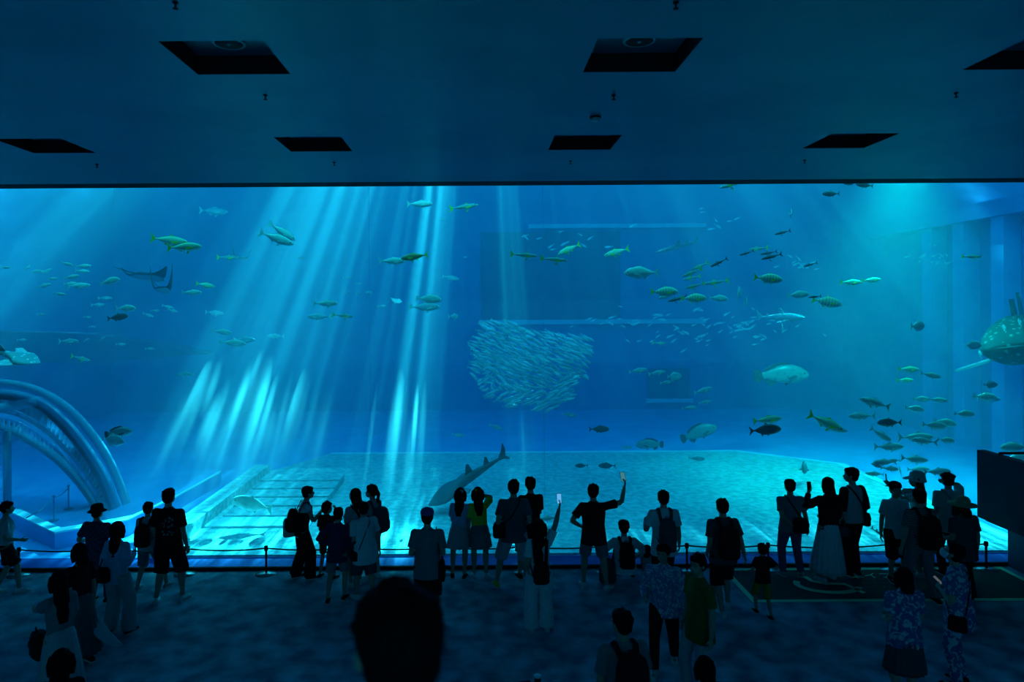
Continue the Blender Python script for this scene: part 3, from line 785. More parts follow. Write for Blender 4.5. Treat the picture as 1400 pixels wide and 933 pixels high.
# the silver school in the middle
POLY = [(655, 445), (675, 437), (700, 440), (722, 452), (745, 452), (760, 458), (805, 460), (808, 470), (803, 493), (801, 512), (782, 530), (783, 545), (765, 552), (752, 564), (735, 562), (715, 548), (700, 560), (690, 552), (672, 545), (655, 530), (645, 510), (648, 490), (645, 475)]
def inside(x, y):
    c = False; n = len(POLY)
    for i in range(n):
        x0, y0 = POLY[i]; x1, y1 = POLY[(i + 1) % n]
        if (y0 > y) != (y1 > y) and x < (x1 - x0) * (y - y0) / (y1 - y0) + x0: c = not c
    return c
wm = K['sardine'][1]
pts = []
tries = 0
while len(pts) < 300 and tries < 60000:
    tries += 1
    x, y = rr.uniform(640, 812), rr.uniform(434, 568)
    if inside(x, y) and all((x - a) ** 2 + ((y - b) * 1.9) ** 2 > 49 for a, b in pts): pts.append((x, y))
print('school', len(pts))
def school_pose(x, y, D):
    if y > 535 or (x > 760 and y > 515): yw, pt = 10, rr.uniform(8, 30)
    elif x < 690 and y > 505: yw, pt = rr.uniform(120, 240), rr.uniform(-50, 60)
    else: yw, pt = rr.uniform(-15, 25), -rr.uniform(14, 40)
    ln = rr.uniform(13, 17.5) * (1 if y < 520 else .95) * D / FPX
    return Matrix.Translation(P(x, y, D)) @ orient(yw, pt, rr.uniform(-20, 20)) @ Matrix.Scale(ln, 4)
for x, y in pts:
    o = bpy.data.objects.new('sardine', wm); COL.objects.link(o); o.matrix_world = school_pose(x, y, rr.uniform(15.2, 15.7))
    tag(o, 'silver schooling fish in the dense ball at the centre of the tank', 'fish', 'dense silver school')
mb = MB(); n = 0
while n < 260:
    x, y = rr.uniform(640, 812), rr.uniform(434, 568)
    if not inside(x, y): continue
    M = school_pose(x, y, rr.uniform(15.8, 16.8)); n += 1
    Bm = K['sardine'][0]
    for nm in (0, 1, 2):
        me = Bm[nm][1]; b0 = len(mb.v)
        mb.v += [M @ v.co for v in me.vertices]
        for pl in me.polygons: mb.f.append([b0 + i for i in pl.vertices]); mb.m.append(0); mb.sm.append(True)
o = mb.build('schooling_fish', SK['sardine']); tag(o, 'deeper layer of silver fish behind the front of the dense school', 'fish', None, 'stuff')

# ---- sharks and rays
def shark_kind(name, prof, skin, extra):
    B = body_mb(prof, 18)
    ms = [('body', B.mesh('body'), skin)] + [(n_, m_.mesh(n_), k_) for n_, m_, k_ in extra]
    for n_, me, k_ in ms: me.materials.append(SK[k_])
    K[name] = (ms, None)
STAIL = [(-.37, .012), (-.43, .06), (-.50, .14), (-.485, .06), (-.45, -.005), (-.475, -.055), (-.46, -.065), (-.42, -.03), (-.37, -.012)]
SD = [(.10, .06), (.02, .165), (-.01, .16), (-.005, .065)]
shark_kind('guitarfish', 'wedge', 'shark', [('tail_fin', fin(STAIL), 'shark'), ('dorsal_fin', fin([(.02, .05), (-.06, .155), (-.085, .15), (-.08, .045)]), 'shark'), ('second_dorsal_fin', fin([(-.20, .035), (-.26, .11), (-.28, .105), (-.27, .025)]), 'shark'),
    ('pectoral_fin', flatfin([(.24, .12), (.05, .20), (.02, .17), (.10, .06)], 1, 0, droop=.1), 'shark'), ('pectoral_fin', flatfin([(.24, .12), (.05, .20), (.02, .17), (.10, .06)], -1, 0, droop=.1), 'shark')])
shark_kind('pale_guitarfish', 'wedge', 'palehide', [('tail_fin', fin(STAIL), 'palehide'), ('dorsal_fin', fin([(.02, .05), (-.06, .155), (-.085, .15), (-.08, .045)]), 'palehide'), ('second_dorsal_fin', fin([(-.20, .035), (-.26, .11), (-.28, .105), (-.27, .025)]), 'palehide'),
    ('pectoral_fin', flatfin([(.28, .14), (.05, .27), (-.02, .22), (.10, .06)], 1, 0, droop=.1), 'palehide'), ('pectoral_fin', flatfin([(.28, .14), (.05, .27), (-.02, .22), (.10, .06)], -1, 0, droop=.1), 'palehide')])
shark_kind('reef_shark', 'shark', 'faint', [('tail_fin', fin(STAIL), 'faint'), ('dorsal_fin', fin(SD), 'faint'), ('second_dorsal_fin', fin([(-.22, .03), (-.27, .07), (-.28, .03)]), 'faint'),
    ('pectoral_fin', flatfin([(.26, .05), (.10, .22), (.08, .20), (.16, .04)], 1, -.03), 'faint'), ('pectoral_fin', flatfin([(.26, .05), (.10, .22), (.08, .20), (.16, .04)], -1, -.03), 'faint')])
shark_kind('whale_shark', 'whale', 'whale', [('tail_fin', fin([(-.37, .015), (-.42, .08), (-.50, .20), (-.47, .06), (-.455, .0), (-.48, -.08), (-.42, -.05), (-.37, -.015)], .016), 'whale'), ('dorsal_fin', fin([(.02, .10), (-.06, .19), (-.08, .18), (-.08, .09)], .02), 'whale'),
    ('pectoral_fin', flatfin([(.24, .10), (.08, .30), (.05, .29), (.14, .09)], 1, -.06), 'manta'), ('pectoral_fin', flatfin([(.24, .10), (.08, .30), (.05, .29), (.14, .09)], -1, -.06), 'manta'), ('mouth', MB().ball((.492, 0, -.008), (.012, .085, .006), 14), 'darkfin')])
def manta_mesh(curl):
    mb = MB(); NS, NC = 24, 10; up_, lo_ = [], []
    for i in range(NS + 1):
        s = -1 + 2 * i / NS; a_ = abs(s)
        xl = .30 - .36 * a_ ** 1.5; xt = -.26 + .16 * a_; ch = xl - xt
        ru, rlw = [], []
        for j in range(NC + 1):
            f = j / NC; x = xt + ch * f
            th = .13 * (1 - a_) ** .9 * math.sin(math.pi * f) ** .7 + .004
            zc = curl * max(0, a_ - .35) ** 2 * 1.4
            yy = s * .5 * (1 - .25 * curl * a_)
            ru.append(Vector((x, yy, zc + th * .6))); rlw.append(Vector((x, yy, zc - th * .5)))
        up_.append(ru); lo_.append(rlw)
    vs = []; 
    rings = [u + l[::-1] for u, l in zip(up_, lo_)]
    mb.rings(rings)
    return mb
def manta(name, curl, px, py, span_px, D, yaw, pitch, roll, label, skin='manta'):
    o = empty(name); k = span_px * D / FPX
    o.matrix_world = Matrix.Translation(P(px, py, D)) @ orient(yaw, pitch, roll) @ Matrix.Scale(k, 4)
    tag(o, label, 'ray')
    link('body', manta_mesh(curl).mesh('body'), SK[skin], o)
    for s in (-1, 1):
        mb = MB(); mb.tube([Vector((.28, s * .06, 0)), Vector((.36, s * .065, -.01)), Vector((.40, s * .05, -.02))], [(.012, .03), (.010, .025), (.005, .01)], 8); mb.build('head_fin', SK[skin], o)
    mb = MB(); mb.tube([Vector((-.24, 0, 0)), Vector((-.45, 0, .0)), Vector((-.75, 0, .01))], [.012, .007, .003], 8); mb.build('tail', SK[skin], o)
    return o
def big(kind, px, py, ln, D, yaw, pitch, label, cat='shark', roll=0, name=None):
    L_ = ln * D / FPX / max(.35, abs(math.cos(R(yaw))))
    o = empty(name or kind); o.matrix_world = Matrix.Translation(P(px, py, D)) @ orient(yaw, pitch, roll) @ Matrix.Scale(L_, 4)
    for n_, me, k_ in K[kind][0]:
        c = bpy.data.objects.new(n_, me); COL.objects.link(c); c.parent = o
    tag(o, label, cat); return o
big('guitarfish', 641, 655, 132, 15.0, 180, -33, 'large grey guitarfish slanting down left over the sand, two upright back fins', 'ray', roll=-18)
big('guitarfish', 926, 338, 66, 23, 195, -14, 'dim long shark gliding left, upper right of centre')
big('reef_shark', 1066, 434, 36, 17, -62, 0, 'small pale shark heading our way with raised back fin')
big('pale_guitarfish', 8, 485, 96, 13.2, 0, -14, 'pale spotted wedge-shaped ray lit from above at the left edge', 'ray', roll=25)
big('whale_shark', 1392, 458, 172, 17.3, 228, -4, 'huge spotted shark entering at the right edge', roll=10)
big('guitarfish', 1204, 731, 34, 13.0, 0, -34, 'small dark guitarfish over the sand left of the boy in the cap', 'ray', roll=20)
manta('manta_ray', .25, 200, 378, 78, 17, 75, -9, 0, 'dark manta ray seen edge on, upper of the two at the left')
manta('manta_ray', 1.3, 222, 396, 44, 15.5, 95, -16, -6, 'manta ray with both wing tips curled up, lower of the two at the left')
manta('manta_ray', .9, 330, 353, 34, 22, 95, 0, 8, 'distant small manta ray, right of the dark pair')
manta('eagle_ray', .3, 543, 412, 20, 15.5, 60, 30, 20, 'little white ray between the central shafts', 'remora')
for i, (x, y) in enumerate(((1373, 449), (1394, 441), (1340, 485))):
    fish('round_fish', x, y, 11, 14.9, 75, 50, 'small bright fish riding beside the huge spotted shark', 'pilot fish', small=True)
# ---------------------------------------------------------------- people
def rot(v, ax, a): return Matrix.Rotation(a, 3, ax) @ Vector(v)
def ik(a, t, l1, l2, pole):
    a, t = Vector(a), Vector(t); d = t - a; L_ = d.length
    mx = (l1 + l2) * .995
    if L_ > mx: d = d * (mx / L_); t = a + d; L_ = mx
    u = d.normalized(); p = Vector(pole); p = p - u * p.dot(u)
    if p.length < 1e-4: p = Vector((0, -1, 0)) - u * (-u.y)
    p.normalize()
    x = (l1 * l1 - l2 * l2 + L_ * L_) / (2 * L_)
    h = math.sqrt(max(0, l1 * l1 - x * x))
    return a + u * x + p * h, t
def soft(o, vox=.008, it=3):
    m_ = o.modifiers.new('remesh', 'REMESH'); m_.mode = 'VOXEL'; m_.voxel_size = vox; m_.use_smooth_shade = True
    s_ = o.modifiers.new('smooth', 'SMOOTH'); s_.iterations = it; s_.factor = .5
    return o

def fabric(name, c1, c2=None, kind='plain', scale=30):
    if name in MATS: return MATS[name]
    if kind == 'plain':
        return mat(name, c1, .9, c2 or tuple(min(1, x * 1.15) for x in c1), scale=scale, bump=.25, bscale=18, spec=.15)
    m_ = mat(name, c1, .9, spec=.15); nt = m_.node_tree; N, L = nt.nodes, nt.links
    tc = N.new('ShaderNodeTexCoord'); b = N['Principled BSDF']
    r = N.new('ShaderNodeValToRGB'); r.color_ramp.interpolation = 'CONSTANT'
    r.color_ramp.elements[0].color = (*c1, 1); r.color_ramp.elements[1].color = (*c2, 1)
    if kind == 'floral':
        t = N.new('ShaderNodeTexNoise'); t.inputs['Scale'].default_value = scale; t.inputs['Detail'].default_value = 1.5; t.inputs['Distortion'].default_value = 1.2
        L.new(tc.outputs['Object'], t.inputs['Vector']); L.new(t.outputs[0], r.inputs[0]); r.color_ramp.elements[1].position = .55
    elif kind == 'stripes':
        t = N.new('ShaderNodeTexWave'); t.bands_direction = 'Z'; t.inputs['Scale'].default_value = scale
        L.new(tc.outputs['Object'], t.inputs['Vector']); L.new(t.outputs[1], r.inputs[0]); r.color_ramp.elements[1].position = .55
    elif kind == 'check':
        t = N.new('ShaderNodeTexChecker'); t.inputs['Scale'].default_value = scale; L.new(tc.outputs['Object'], t.inputs['Vector'])
        t.inputs[1].default_value = (*c1, 1); t.inputs[2].default_value = (*c2, 1); L.new(t.outputs[0], b.inputs['Base Color']); return m_
    L.new(r.outputs[0], b.inputs['Base Color'])
    return m_

SKIN = mat('skin', (.42, .27, .20), .55, (.46, .30, .22), scale=20, spec=.3)
HAIR = mat('black_hair', (.004, .004, .004), .75, (.009, .008, .008), scale=60, spec=.08)
HAIRB = mat('dark_brown_hair', (.025, .015, .01), .5, (.04, .025, .018), scale=60, spec=.3)
F = {
 'white': fabric('white_cotton', (.62, .64, .66)), 'offwhite': fabric('off_white_cotton', (.50, .50, .46)), 'lightgrey': fabric('light_grey_cotton', (.36, .38, .40)),
 'grey': fabric('grey_cotton', (.16, .18, .20)), 'dgrey': fabric('dark_grey_cotton', (.06, .07, .08)), 'black': fabric('black_cotton', (.012, .012, .014)),
 'navy': fabric('navy_cotton', (.02, .03, .08)), 'teal': fabric('dark_teal_cotton', (.04, .10, .11)), 'blue': fabric('blue_cotton', (.04, .09, .28)),
 'paleblue': fabric('pale_blue_cotton', (.28, .40, .58)), 'yellow': fabric('yellow_cotton', (.55, .62, .05)), 'olive': fabric('olive_cotton', (.10, .12, .03)),
 'brown': fabric('brown_cloth', (.07, .045, .03)), 'mustard': fabric('mustard_cotton', (.30, .22, .04)), 'jeans': fabric('denim', (.05, .09, .18), (.08, .13, .24)),
 'beige': fabric('beige_linen', (.40, .36, .28)), 'straw': fabric('woven_straw', (.42, .36, .20), (.30, .25, .13), scale=60),
 'floralblack': fabric('flower_print', (.012, .012, .014), (.35, .36, .30), 'floral', 14), 'floralblue': fabric('blue_leaf_print', (.05, .12, .30), (.45, .55, .62), 'floral', 16),
 'floralwhite': fabric('pale_blue_speckle', (.10, .22, .42), (.55, .65, .72), 'floral', 26), 'check': fabric('dark_blue_check', (.03, .04, .08), (.05, .07, .12), 'check', 24),
 'stripe': fabric('fine_stripes', (.02, .02, .025), (.30, .32, .33), 'stripes', 13),
 'shoewhite': fabric('white_shoe', (.60, .62, .62)), 'shoeblack': fabric('black_shoe', (.015, .015, .017)), 'shoeyellow': fabric('yellow_shoe', (.50, .50, .06)), 'shoegrey': fabric('grey_shoe', (.25, .27, .28)),
 'sole': mat('pale_sole', (.6, .6, .58), .7),
}
LAMP = {}

def ell(c, rx, ry, n=16, R3=None, pleat=0, ph=0):
    out = []
    for i in range(n):
        a = 2 * math.pi * i / n
        k = 1 + pleat * math.cos(a * ph) if pleat else 1
        p = Vector((math.cos(a) * rx * k, math.sin(a) * ry * k, 0))
        if R3 is not None: p = R3 @ p
        out.append(Vector(c) + p)
    return out

class Person: pass

def person(label, px=None, fy=None, H=1.65, yaw=0, top=('white', 'tee'), bottom=('black', 'shorts'), shoes='shoewhite', hair='short', hairmat=None, hat=None,
           arms=('down', 'down'), poles=(None, None), legs=((-.10, 0), (.10, 0)), toes=(8, -8), lean=0, tilt=0, hyaw=0, hpitch=0, fem=False, wide=1.0, kid=False,
           hipz=None, loc=None, face=False, curl=25, untuck=.78, group='visitors in the viewing hall', voxel=.0078, extra=None, apron=None, glasses=False, mask=False):
    q = Person()
    if loc is None:
        loc = PF(px, fy)
        if loc.y > 11.6: loc = Vector((loc.x * 11.6 / loc.y, 11.6, 0))
    root = empty('person', loc, R(yaw))
    S = H / 1.70
    tag(root, label, 'person', group)
    q.root, q.S, q.loc = root, S, Vector(loc)
    q.M = Matrix.Translation(loc) @ Matrix.Rotation(R(yaw), 4, 'Z') @ Matrix.Scale(S, 4)
    hs = 1.22 if kid else 1.05               # children have larger heads
    sw = (.138 if fem else .162) * wide * (.93 if kid else 1)
    # legs
    hz = hipz if hipz is not None else .90
    hipw = .085 if not fem else .09
    feet = []; knees = []; hips = []
    maxd = 0
    for k, s in enumerate((-1, 1)):
        fx, fyy = legs[k][0], legs[k][1]; fz = legs[k][2] if len(legs[k]) > 2 else 0
        feet.append(Vector((fx, fyy, .085 + fz)))
        if hipz is None:
            r2 = (fx - s * hipw) ** 2 + fyy ** 2
            zz = math.sqrt(max(.1, .82 ** 2 - r2)) + .085 + fz - .005
            hz = min(hz, zz)
    pel = Vector((0, 0, hz + .02))
    for k, s in enumerate((-1, 1)):
        h_ = Vector((s * hipw, 0, hz)); hips.append(h_)
        kn, an = ik(h_, feet[k], .42, .41, (s * .15, 1, .1))
        knees.append(kn); feet[k] = an
    # spine
    RL = Matrix.Rotation(R(-lean), 3, 'X') @ Matrix.Rotation(R(tilt), 3, 'Y')
    def sp(x, y, z): return pel + RL @ Vector((x, y, z))
    waist, chest, shc, nb = sp(0, 0, .14), sp(0, .01, .33), sp(0, 0, .455), sp(0, 0, .51)
    sh = [sp(-sw, 0, .432), sp(sw, 0, .432)]
    RH = Matrix.Rotation(R(hyaw), 3, 'Z') @ Matrix.Rotation(R(-hpitch), 3, 'X')
    hc = nb + RL @ Vector((0, .015, .045)) + Vector((0, .0, .105 * hs)) + RH @ Vector((0, .012, 0))
    if kid: hc.z -= .04
    def hp(x, y, z): return hc + RH @ (Vector((x, y, z)) * hs)
    q.hp, q.sp, q.hc, q.RH, q.RL, q.pel, q.hs = hp, sp, hc, RH, RL, pel, hs
    # arms
    el = []; wr = []; hd = []
    for k, s in enumerate((-1, 1)):
        a = arms[k]
        pole = poles[k] or (s * .35, -1, -.6)
        P_ = {'down': (s * .09, .03, -.53), 'front': (-s * .07, .27, -.22), 'phone': (-s * .09, .31, .10), 'face': (-s * .10, .17, .16), 'up': (s * .16, .16, .47),
              'hip': (s * .02, .10, -.36), 'back': (-s * .13, -.15, -.40), 'pocket': (s * .03, .09, -.47), 'low': (-s * .05, .22, -.36), 'out': (s * .3, .1, -.4)}
        tv = Vector(P_[a]) if isinstance(a, str) else Vector(a)
        if a == 'hip': pole = (s * 1, -.6, -.1)
        if a == 'back': pole = (s * 1, -.8, -.3)
        if a in ('phone', 'up') and poles[k] is None: pole = (s * .8, -.1, -.9)
        if a == 'face': pole = (s * 1, -.05, -.5)
        e_, w_ = ik(sh[k], sh[k] + RL @ tv, .285, .25, pole)
        el.append(e_); wr.append(w_)
    q.wr, q.el, q.sh = wr, el, sh
    mb = MB()
    th = (1.06 if fem else 1.0) * (.5 + .5 * wide) * (.86 if kid else 1)
    # skin: trunk, neck, head
    mb.rings([ell(pel + Vector((0, 0, -.09)), .12, .09), ell(waist, .125 * wide, .088), ell(chest, .14 * wide, .095, R3=RL), ell(sp(0, 0, .42), sw * .9, .075, R3=RL), ell(nb, .06, .058, R3=RL)])
    mb.tube([shc, nb, hc + RH @ Vector((0, -.02, -.05))], [.07, .052 * (hs * .5 + .5), .05 * (hs * .5 + .5)], 12)
    Rm = RH
    mb.ball(hp(0, -.008, .022), (.076 * hs, .094 * hs, .092 * hs), 18, M=Rm)
    mb.ball(hp(0, .030, -.040), (.060 * hs, .062 * hs, .066 * hs), 14, M=Rm)
    mb.ball(hp(0, .052, -.082), (.030 * hs, .026 * hs, .022 * hs), 10, M=Rm)
    mb.ball(hp(0, .096, -.022), (.013 * hs, .018 * hs, .020 * hs), 8, M=Rm)
    mb.ball(hp(0, .088, -.062), (.022 * hs, .010 * hs, .010 * hs), 8, M=Rm)
    for s in (-1, 1): mb.ball(hp(s * .078, -.005, -.012), (.010 * hs, .018 * hs, .030 * hs), 8, M=Rm)
    for k, s in enumerate((-1, 1)):
        mb.tube([sp(s * sw * .4, 0, .41), sh[k], (sh[k] * .5 + el[k] * .5), el[k]], [.045 * th, .048 * th, .045 * th, .038 * th], 10)
        mb.tube([el[k], el[k] * .6 + wr[k] * .4, wr[k]], [.038 * th, .038 * th, .025], 10)
        # hand
        a = (wr[k] - el[k]).normalized()
        inner = Vector((-s, .25, 0)); n_ = inner - a * inner.dot(a)
        if n_.length < .2: n_ = Vector((0, 1, 0)) - a * a.y
        n_.normalize(); sd = a.cross(n_)
        if sd.y + sd.z * .6 < 0: sd = -sd               # thumb side forward / up
        w0 = wr[k]
        mb.tube([w0 - a * .01, w0 + a * .035, w0 + a * .085], [(.024, .018), (.036, .015), (.038, .013)], 10, up=n_)
        for j, (off, ln) in enumerate(((.029, .072), (.010, .080), (-.010, .074), (-.028, .058))):
            p0 = w0 + a * .078 + sd * off; pts = [p0]; d_ = a.copy(); cu = R(curl * (1 + .15 * j))
            for sg in range(3):
                d_ = (d_ * math.cos(cu) + n_ * math.sin(cu)).normalized() if sg else (d_ * math.cos(cu * .6) + n_ * math.sin(cu * .6)).normalized()
                nn = a.cross(n_); n2 = nn.cross(d_) * -1 if False else n_
                p0 = p0 + d_ * (ln * (.42, .32, .26)[sg]); pts.append(p0)
            mb.tube(pts, [.0095, .009, .0085, .0075], 7)
        t0 = w0 + a * .022 + sd * .026
        t1 = t0 + (sd * .75 + a * .6 + n_ * .25).normalized() * .035
        mb.tube([t0, t1, t1 + (a * .9 + sd * .2 + n_ * .35).normalized() * .03], [.012, .0105, .0085], 7)
        q.__dict__['hand%d' % k] = w0 + a * .10 + n_ * .02
        q.__dict__['hdir%d' % k] = a
    for k, s in enumerate((-1, 1)):
        mb.tube([hips[k] + Vector((0, 0, .02)), hips[k] * .5 + knees[k] * .5, knees[k], knees[k] * .62 + feet[k] * .38, feet[k] * .8 + knees[k] * .2, feet[k]],
                [.088 * th, .075 * th, .052 * th, .053 * th, .036, .037], 12)
        ty = R(toes[k]); fd = Vector((-math.sin(ty), math.cos(ty), 0))
        b_ = Vector((feet[k].x, feet[k].y, feet[k].z - .045))
        mb.tube([b_ - fd * .045, b_ + fd * .03, b_ + fd * .13 - Vector((0, 0, .012)), b_ + fd * .17 - Vector((0, 0, .016))], [(.028, .03), (.032, .036), (.036, .022), (.022, .014)], 10)
    kids = []
    def part(nm, mb_, m_, vx=None, it=3, par=root, sc=True):
        me = mb_.mesh(nm); o = link(nm, me, m_, par)
        if sc:
            for v in me.vertices: v.co = v.co * S
        if vx: soft(o, vx * max(S, .55), it)
        return o
    q.part = part
    body = part('body', mb, SKIN, voxel, 2)
    # ---- top
    tm, tk = top[0], top[1]
    tm = F[tm] if isinstance(tm, str) else tm
    if tk == 'dress': untuck = .86
    w_ = wide
    zt = untuck
    mb = MB()
    hem = Vector((0, 0, zt)) if hipz is None else pel + Vector((0, -.02, -.10))
    if hipz is None: hem = Vector((pel.x, 0, min(zt, pel.z - .06)))
    fa = .9 if fem else 1.0
    mb.rings([ell(hem, .188 * w_ * fa + .006, .140 * w_ * fa, 20, pleat=.02, ph=5), ell(pel + Vector((0, 0, .03)), .172 * w_ * fa, .132 * w_ * fa, 20, pleat=.015, ph=4), ell(waist, (.150 if fem else .162) * w_, .108 * w_, 20, R3=RL),
              ell(chest, .178 * w_ * fa, .122 * w_, 20, R3=RL), ell(sp(0, 0, .39), sw + .010, .108, 20, R3=RL), ell(sp(0, 0, .44), sw * .88, .095, 20, R3=RL), ell(sp(0, 0, .478), sw * .62, .080, 20, R3=RL), ell(sp(0, .0, .505), sw * .40, .064, 20, R3=RL), ell(sp(0, .0, .525), .060, .058, 20, R3=RL)])
    for k, s in enumerate((-1, 1)):
        if tk in ('tee', 'dress', 'long', 'shirt'):
            mid = sh[k] * .3 + el[k] * .7
            rs_ = .066 * (.7 + .3 * w_); mb.ball(sh[k], rs_, 14); mb.ball(sp(s * sw * .72, 0, .428), rs_ * .98, 14); mb.tube([sh[k] * .96 + el[k] * .04, sh[k] * .6 + el[k] * .4, mid], [rs_ * .97, .069, .076], 14)
            if tk in ('long',):
                mb.tube([mid, el[k], el[k] * .5 + wr[k] * .5, wr[k]], [.070, .062, .055, .046], 12)
        elif tk == 'cap':
            mb.ball(sh[k], .060, 14); mb.ball(sp(s * sw * .7, 0, .428), .062, 14); mb.tube([sh[k] * .96 + el[k] * .04, sh[k] * .75 + el[k] * .25], [.059, .060], 12)
    part('dress_bodice' if tk == 'dress' else ('shirt' if tk in ('shirt', 'long') else 'tee_shirt'), mb, tm, .0105, 3)
    if apron: apron(q)
    # ---- bottom
    bm_, bk = bottom
    bm_ = F[bm_] if isinstance(bm_, str) else bm_
    if bk in ('shorts', 'longshorts', 'pants', 'wide'):
        mb = MB()
        mb.rings([ell(pel + Vector((0, 0, .06)), .145 * w_, .108 * w_, 18), ell(pel, .165 * w_, .12 * w_, 18), ell(pel + Vector((0, 0, -.08)), .165 * w_, .115 * w_, 18)])
        for k, s in enumerate((-1, 1)):
            h_, kn, an = hips[k], knees[k], feet[k]
            if bk == 'shorts': mb.tube([h_, h_ * .5 + kn * .5, h_ * .12 + kn * .88], [.108 * th, .098 * th, .094 * th], 14)
            elif bk == 'longshorts': mb.tube([h_, h_ * .5 + kn * .5, kn, kn * .85 + an * .15], [.112 * th, .106 * th, .100 * th, .098 * th], 14)
            elif bk == 'pants': mb.tube([h_, h_ * .5 + kn * .5, kn, kn * .5 + an * .5, an + Vector((0, 0, .0))], [.106 * th, .092 * th, .074, .068, .060], 14)
            else: mb.tube([h_, h_ * .5 + kn * .5, kn, kn * .5 + an * .5, an + Vector((0, 0, -.03))], [.112 * th, .108, .102, .106, .112], 14)
        part({'shorts': 'shorts', 'longshorts': 'shorts'}.get(bk, 'trousers'), mb, bm_, .0105, 3)
    elif bk in ('skirt', 'mini', 'dress', 'midi'):
        z1 = {'skirt': .16, 'mini': .60, 'dress': .22, 'midi': .42}[bk]
        cx = (feet[0].x + feet[1].x) / 2; cy_ = (feet[0].y + feet[1].y) / 2
        z0 = pel.z + .10
        sp_ = abs(feet[0].y - feet[1].y) * .35
        rings = []
        N_ = 9
        for i in range(N_ + 1):
            f = i / N_; z = z0 + (z1 - z0) * f
            k_ = {'skirt': (.13, .27), 'mini': (.14, .22), 'dress': (.14, .27), 'midi': (.14, .25)}[bk]
            rx = k_[0] + (k_[1] - k_[0]) * f ** .7; ry = rx * .82 + sp_ * f
            rings.append(ell((cx * f, cy_ * f, z), rx, ry, 72, pleat=.045 * f + .005, ph=18))
        inner = [[Vector((v.x * .93, v.y * .93, v.z)) for v in r_] for r_ in rings[::-1]]
        mb = MB(); mb.rings(rings + inner, cap=False)
        b0 = 0; n = 72; tot = len(rings) * 2
        mb.f += [[i, (i + 1) % n, (tot - 1) * n + (i + 1) % n, (tot - 1) * n + i][::-1] for i in range(n)]; mb.m += [0] * n; mb.sm += [True] * n
        part('skirt', mb, bm_)
    # ---- shoes
    if shoes:
        for k in range(2):
            ty = R(toes[k]); fd = Vector((-math.sin(ty), math.cos(ty), 0)); sdv = Vector((fd.y, -fd.x, 0))
            g = Vector((feet[k].x, feet[k].y, feet[k].z - .085))
            mb = MB()
            prof = [(-.075, .028, .05), (-.06, .036, .085), (-.01, .038, .095), (.04, .040, .08), (.10, .045, .055), (.155, .040, .045), (.185, .022, .03)]
            rs = []
            for y, wd, hh in prof:
                rs.append([g + fd * y + sdv * (wd * math.cos(a)) + Vector((0, 0, .018 + (hh - .018) * max(0, math.sin(a)))) if math.sin(a) >= 0 else g + fd * y + sdv * (wd * math.cos(a)) + Vector((0, 0, .018)) for a in [2 * math.pi * i / 12 for i in range(12)]])
            mb.rings(rs)
            so = part('shoe', mb, F[shoes])
            mb = MB()
            rs = [[g + fd * y + sdv * (x * (wd + .004)) + Vector((0, 0, z)) for x, z in ((-1, 0), (1, 0), (1, .022), (-1, .022))] for y, wd, hh in prof]
            mb.rings(rs, smooth=False)
            part('sole', mb, F['sole'], par=so)
    # ---- hair
    hm = hairmat or HAIR
    mb = MB(); Rm = RH
    if hair != 'none':
        mb.ball(hp(0, -.022, .034), (.090 * hs, .098 * hs, .094 * hs), 18, M=Rm)
        mb.ball(hp(0, -.045, -.015), (.080 * hs, .062 * hs, .075 * hs), 14, M=Rm)
        if hair == 'short' or hair == 'pony' or hair == 'bun':
            mb.ball(hp(0, .035, .070), (.070 * hs, .055 * hs, .042 * hs), 12, M=Rm)
            rr = random.Random(hash(label) % 9999 if False else len(label) * 7)
            for i in range(16):
                a = rr.uniform(0, 6.28); e_ = rr.uniform(.1, 1.2)
                mb.ball(hp(.085 * math.cos(a) * math.cos(e_), -.02 + .09 * math.sin(a) * math.cos(e_), .04 + .088 * math.sin(e_)), .016 * hs, 6)
        if hair == 'bald': pass
        if hair in ('bob', 'long', 'verylong'):
            ln = {'bob': .12, 'long': .34, 'verylong': .44}[hair]
            c = hp(0, 0, 0)
            for s in (-1, 1):
                mb.tube([hp(s * .062, .005, .05), hp(s * .085, -.005, -.03), hp(s * .078, -.015, -.11) + (RL @ Vector((0, -.01, -.01)))], [(.028, .05), (.022, .05), (.018, .04)], 10)
            t_ = hp(0, -.05, -.05)
            pts = [hp(0, -.045, .03), t_, t_ + Vector((0, -.02, -ln * .35)) + RH @ Vector((0, -.015, 0)), t_ + RL @ Vector((0, -.055, -ln * .7)), t_ + RL @ Vector((0, -.075, -ln))]
            mb.tube(pts, [(.08, .055), (.088, .055), (.092, .045), (.085, .036), (.05, .018)], 16, up=(0, 1, 0))
        if hair == 'pony':
            t_ = hp(0, -.11, .03)
            mb.tube([hp(0, -.09, .035), t_, t_ + RH @ Vector((0, -.035, -.06)), t_ + RH @ Vector((0, -.02, -.16)), t_ + RH @ Vector((0, -.01, -.25))], [.02, .028, .035, .030, .010], 10)
        if hair == 'bun':
            mb.ball(hp(0, -.115, .0), .042 * hs, 12)
        if hair in ('twin',):
            pass
        part('hair', mb, hm, .009, 2)
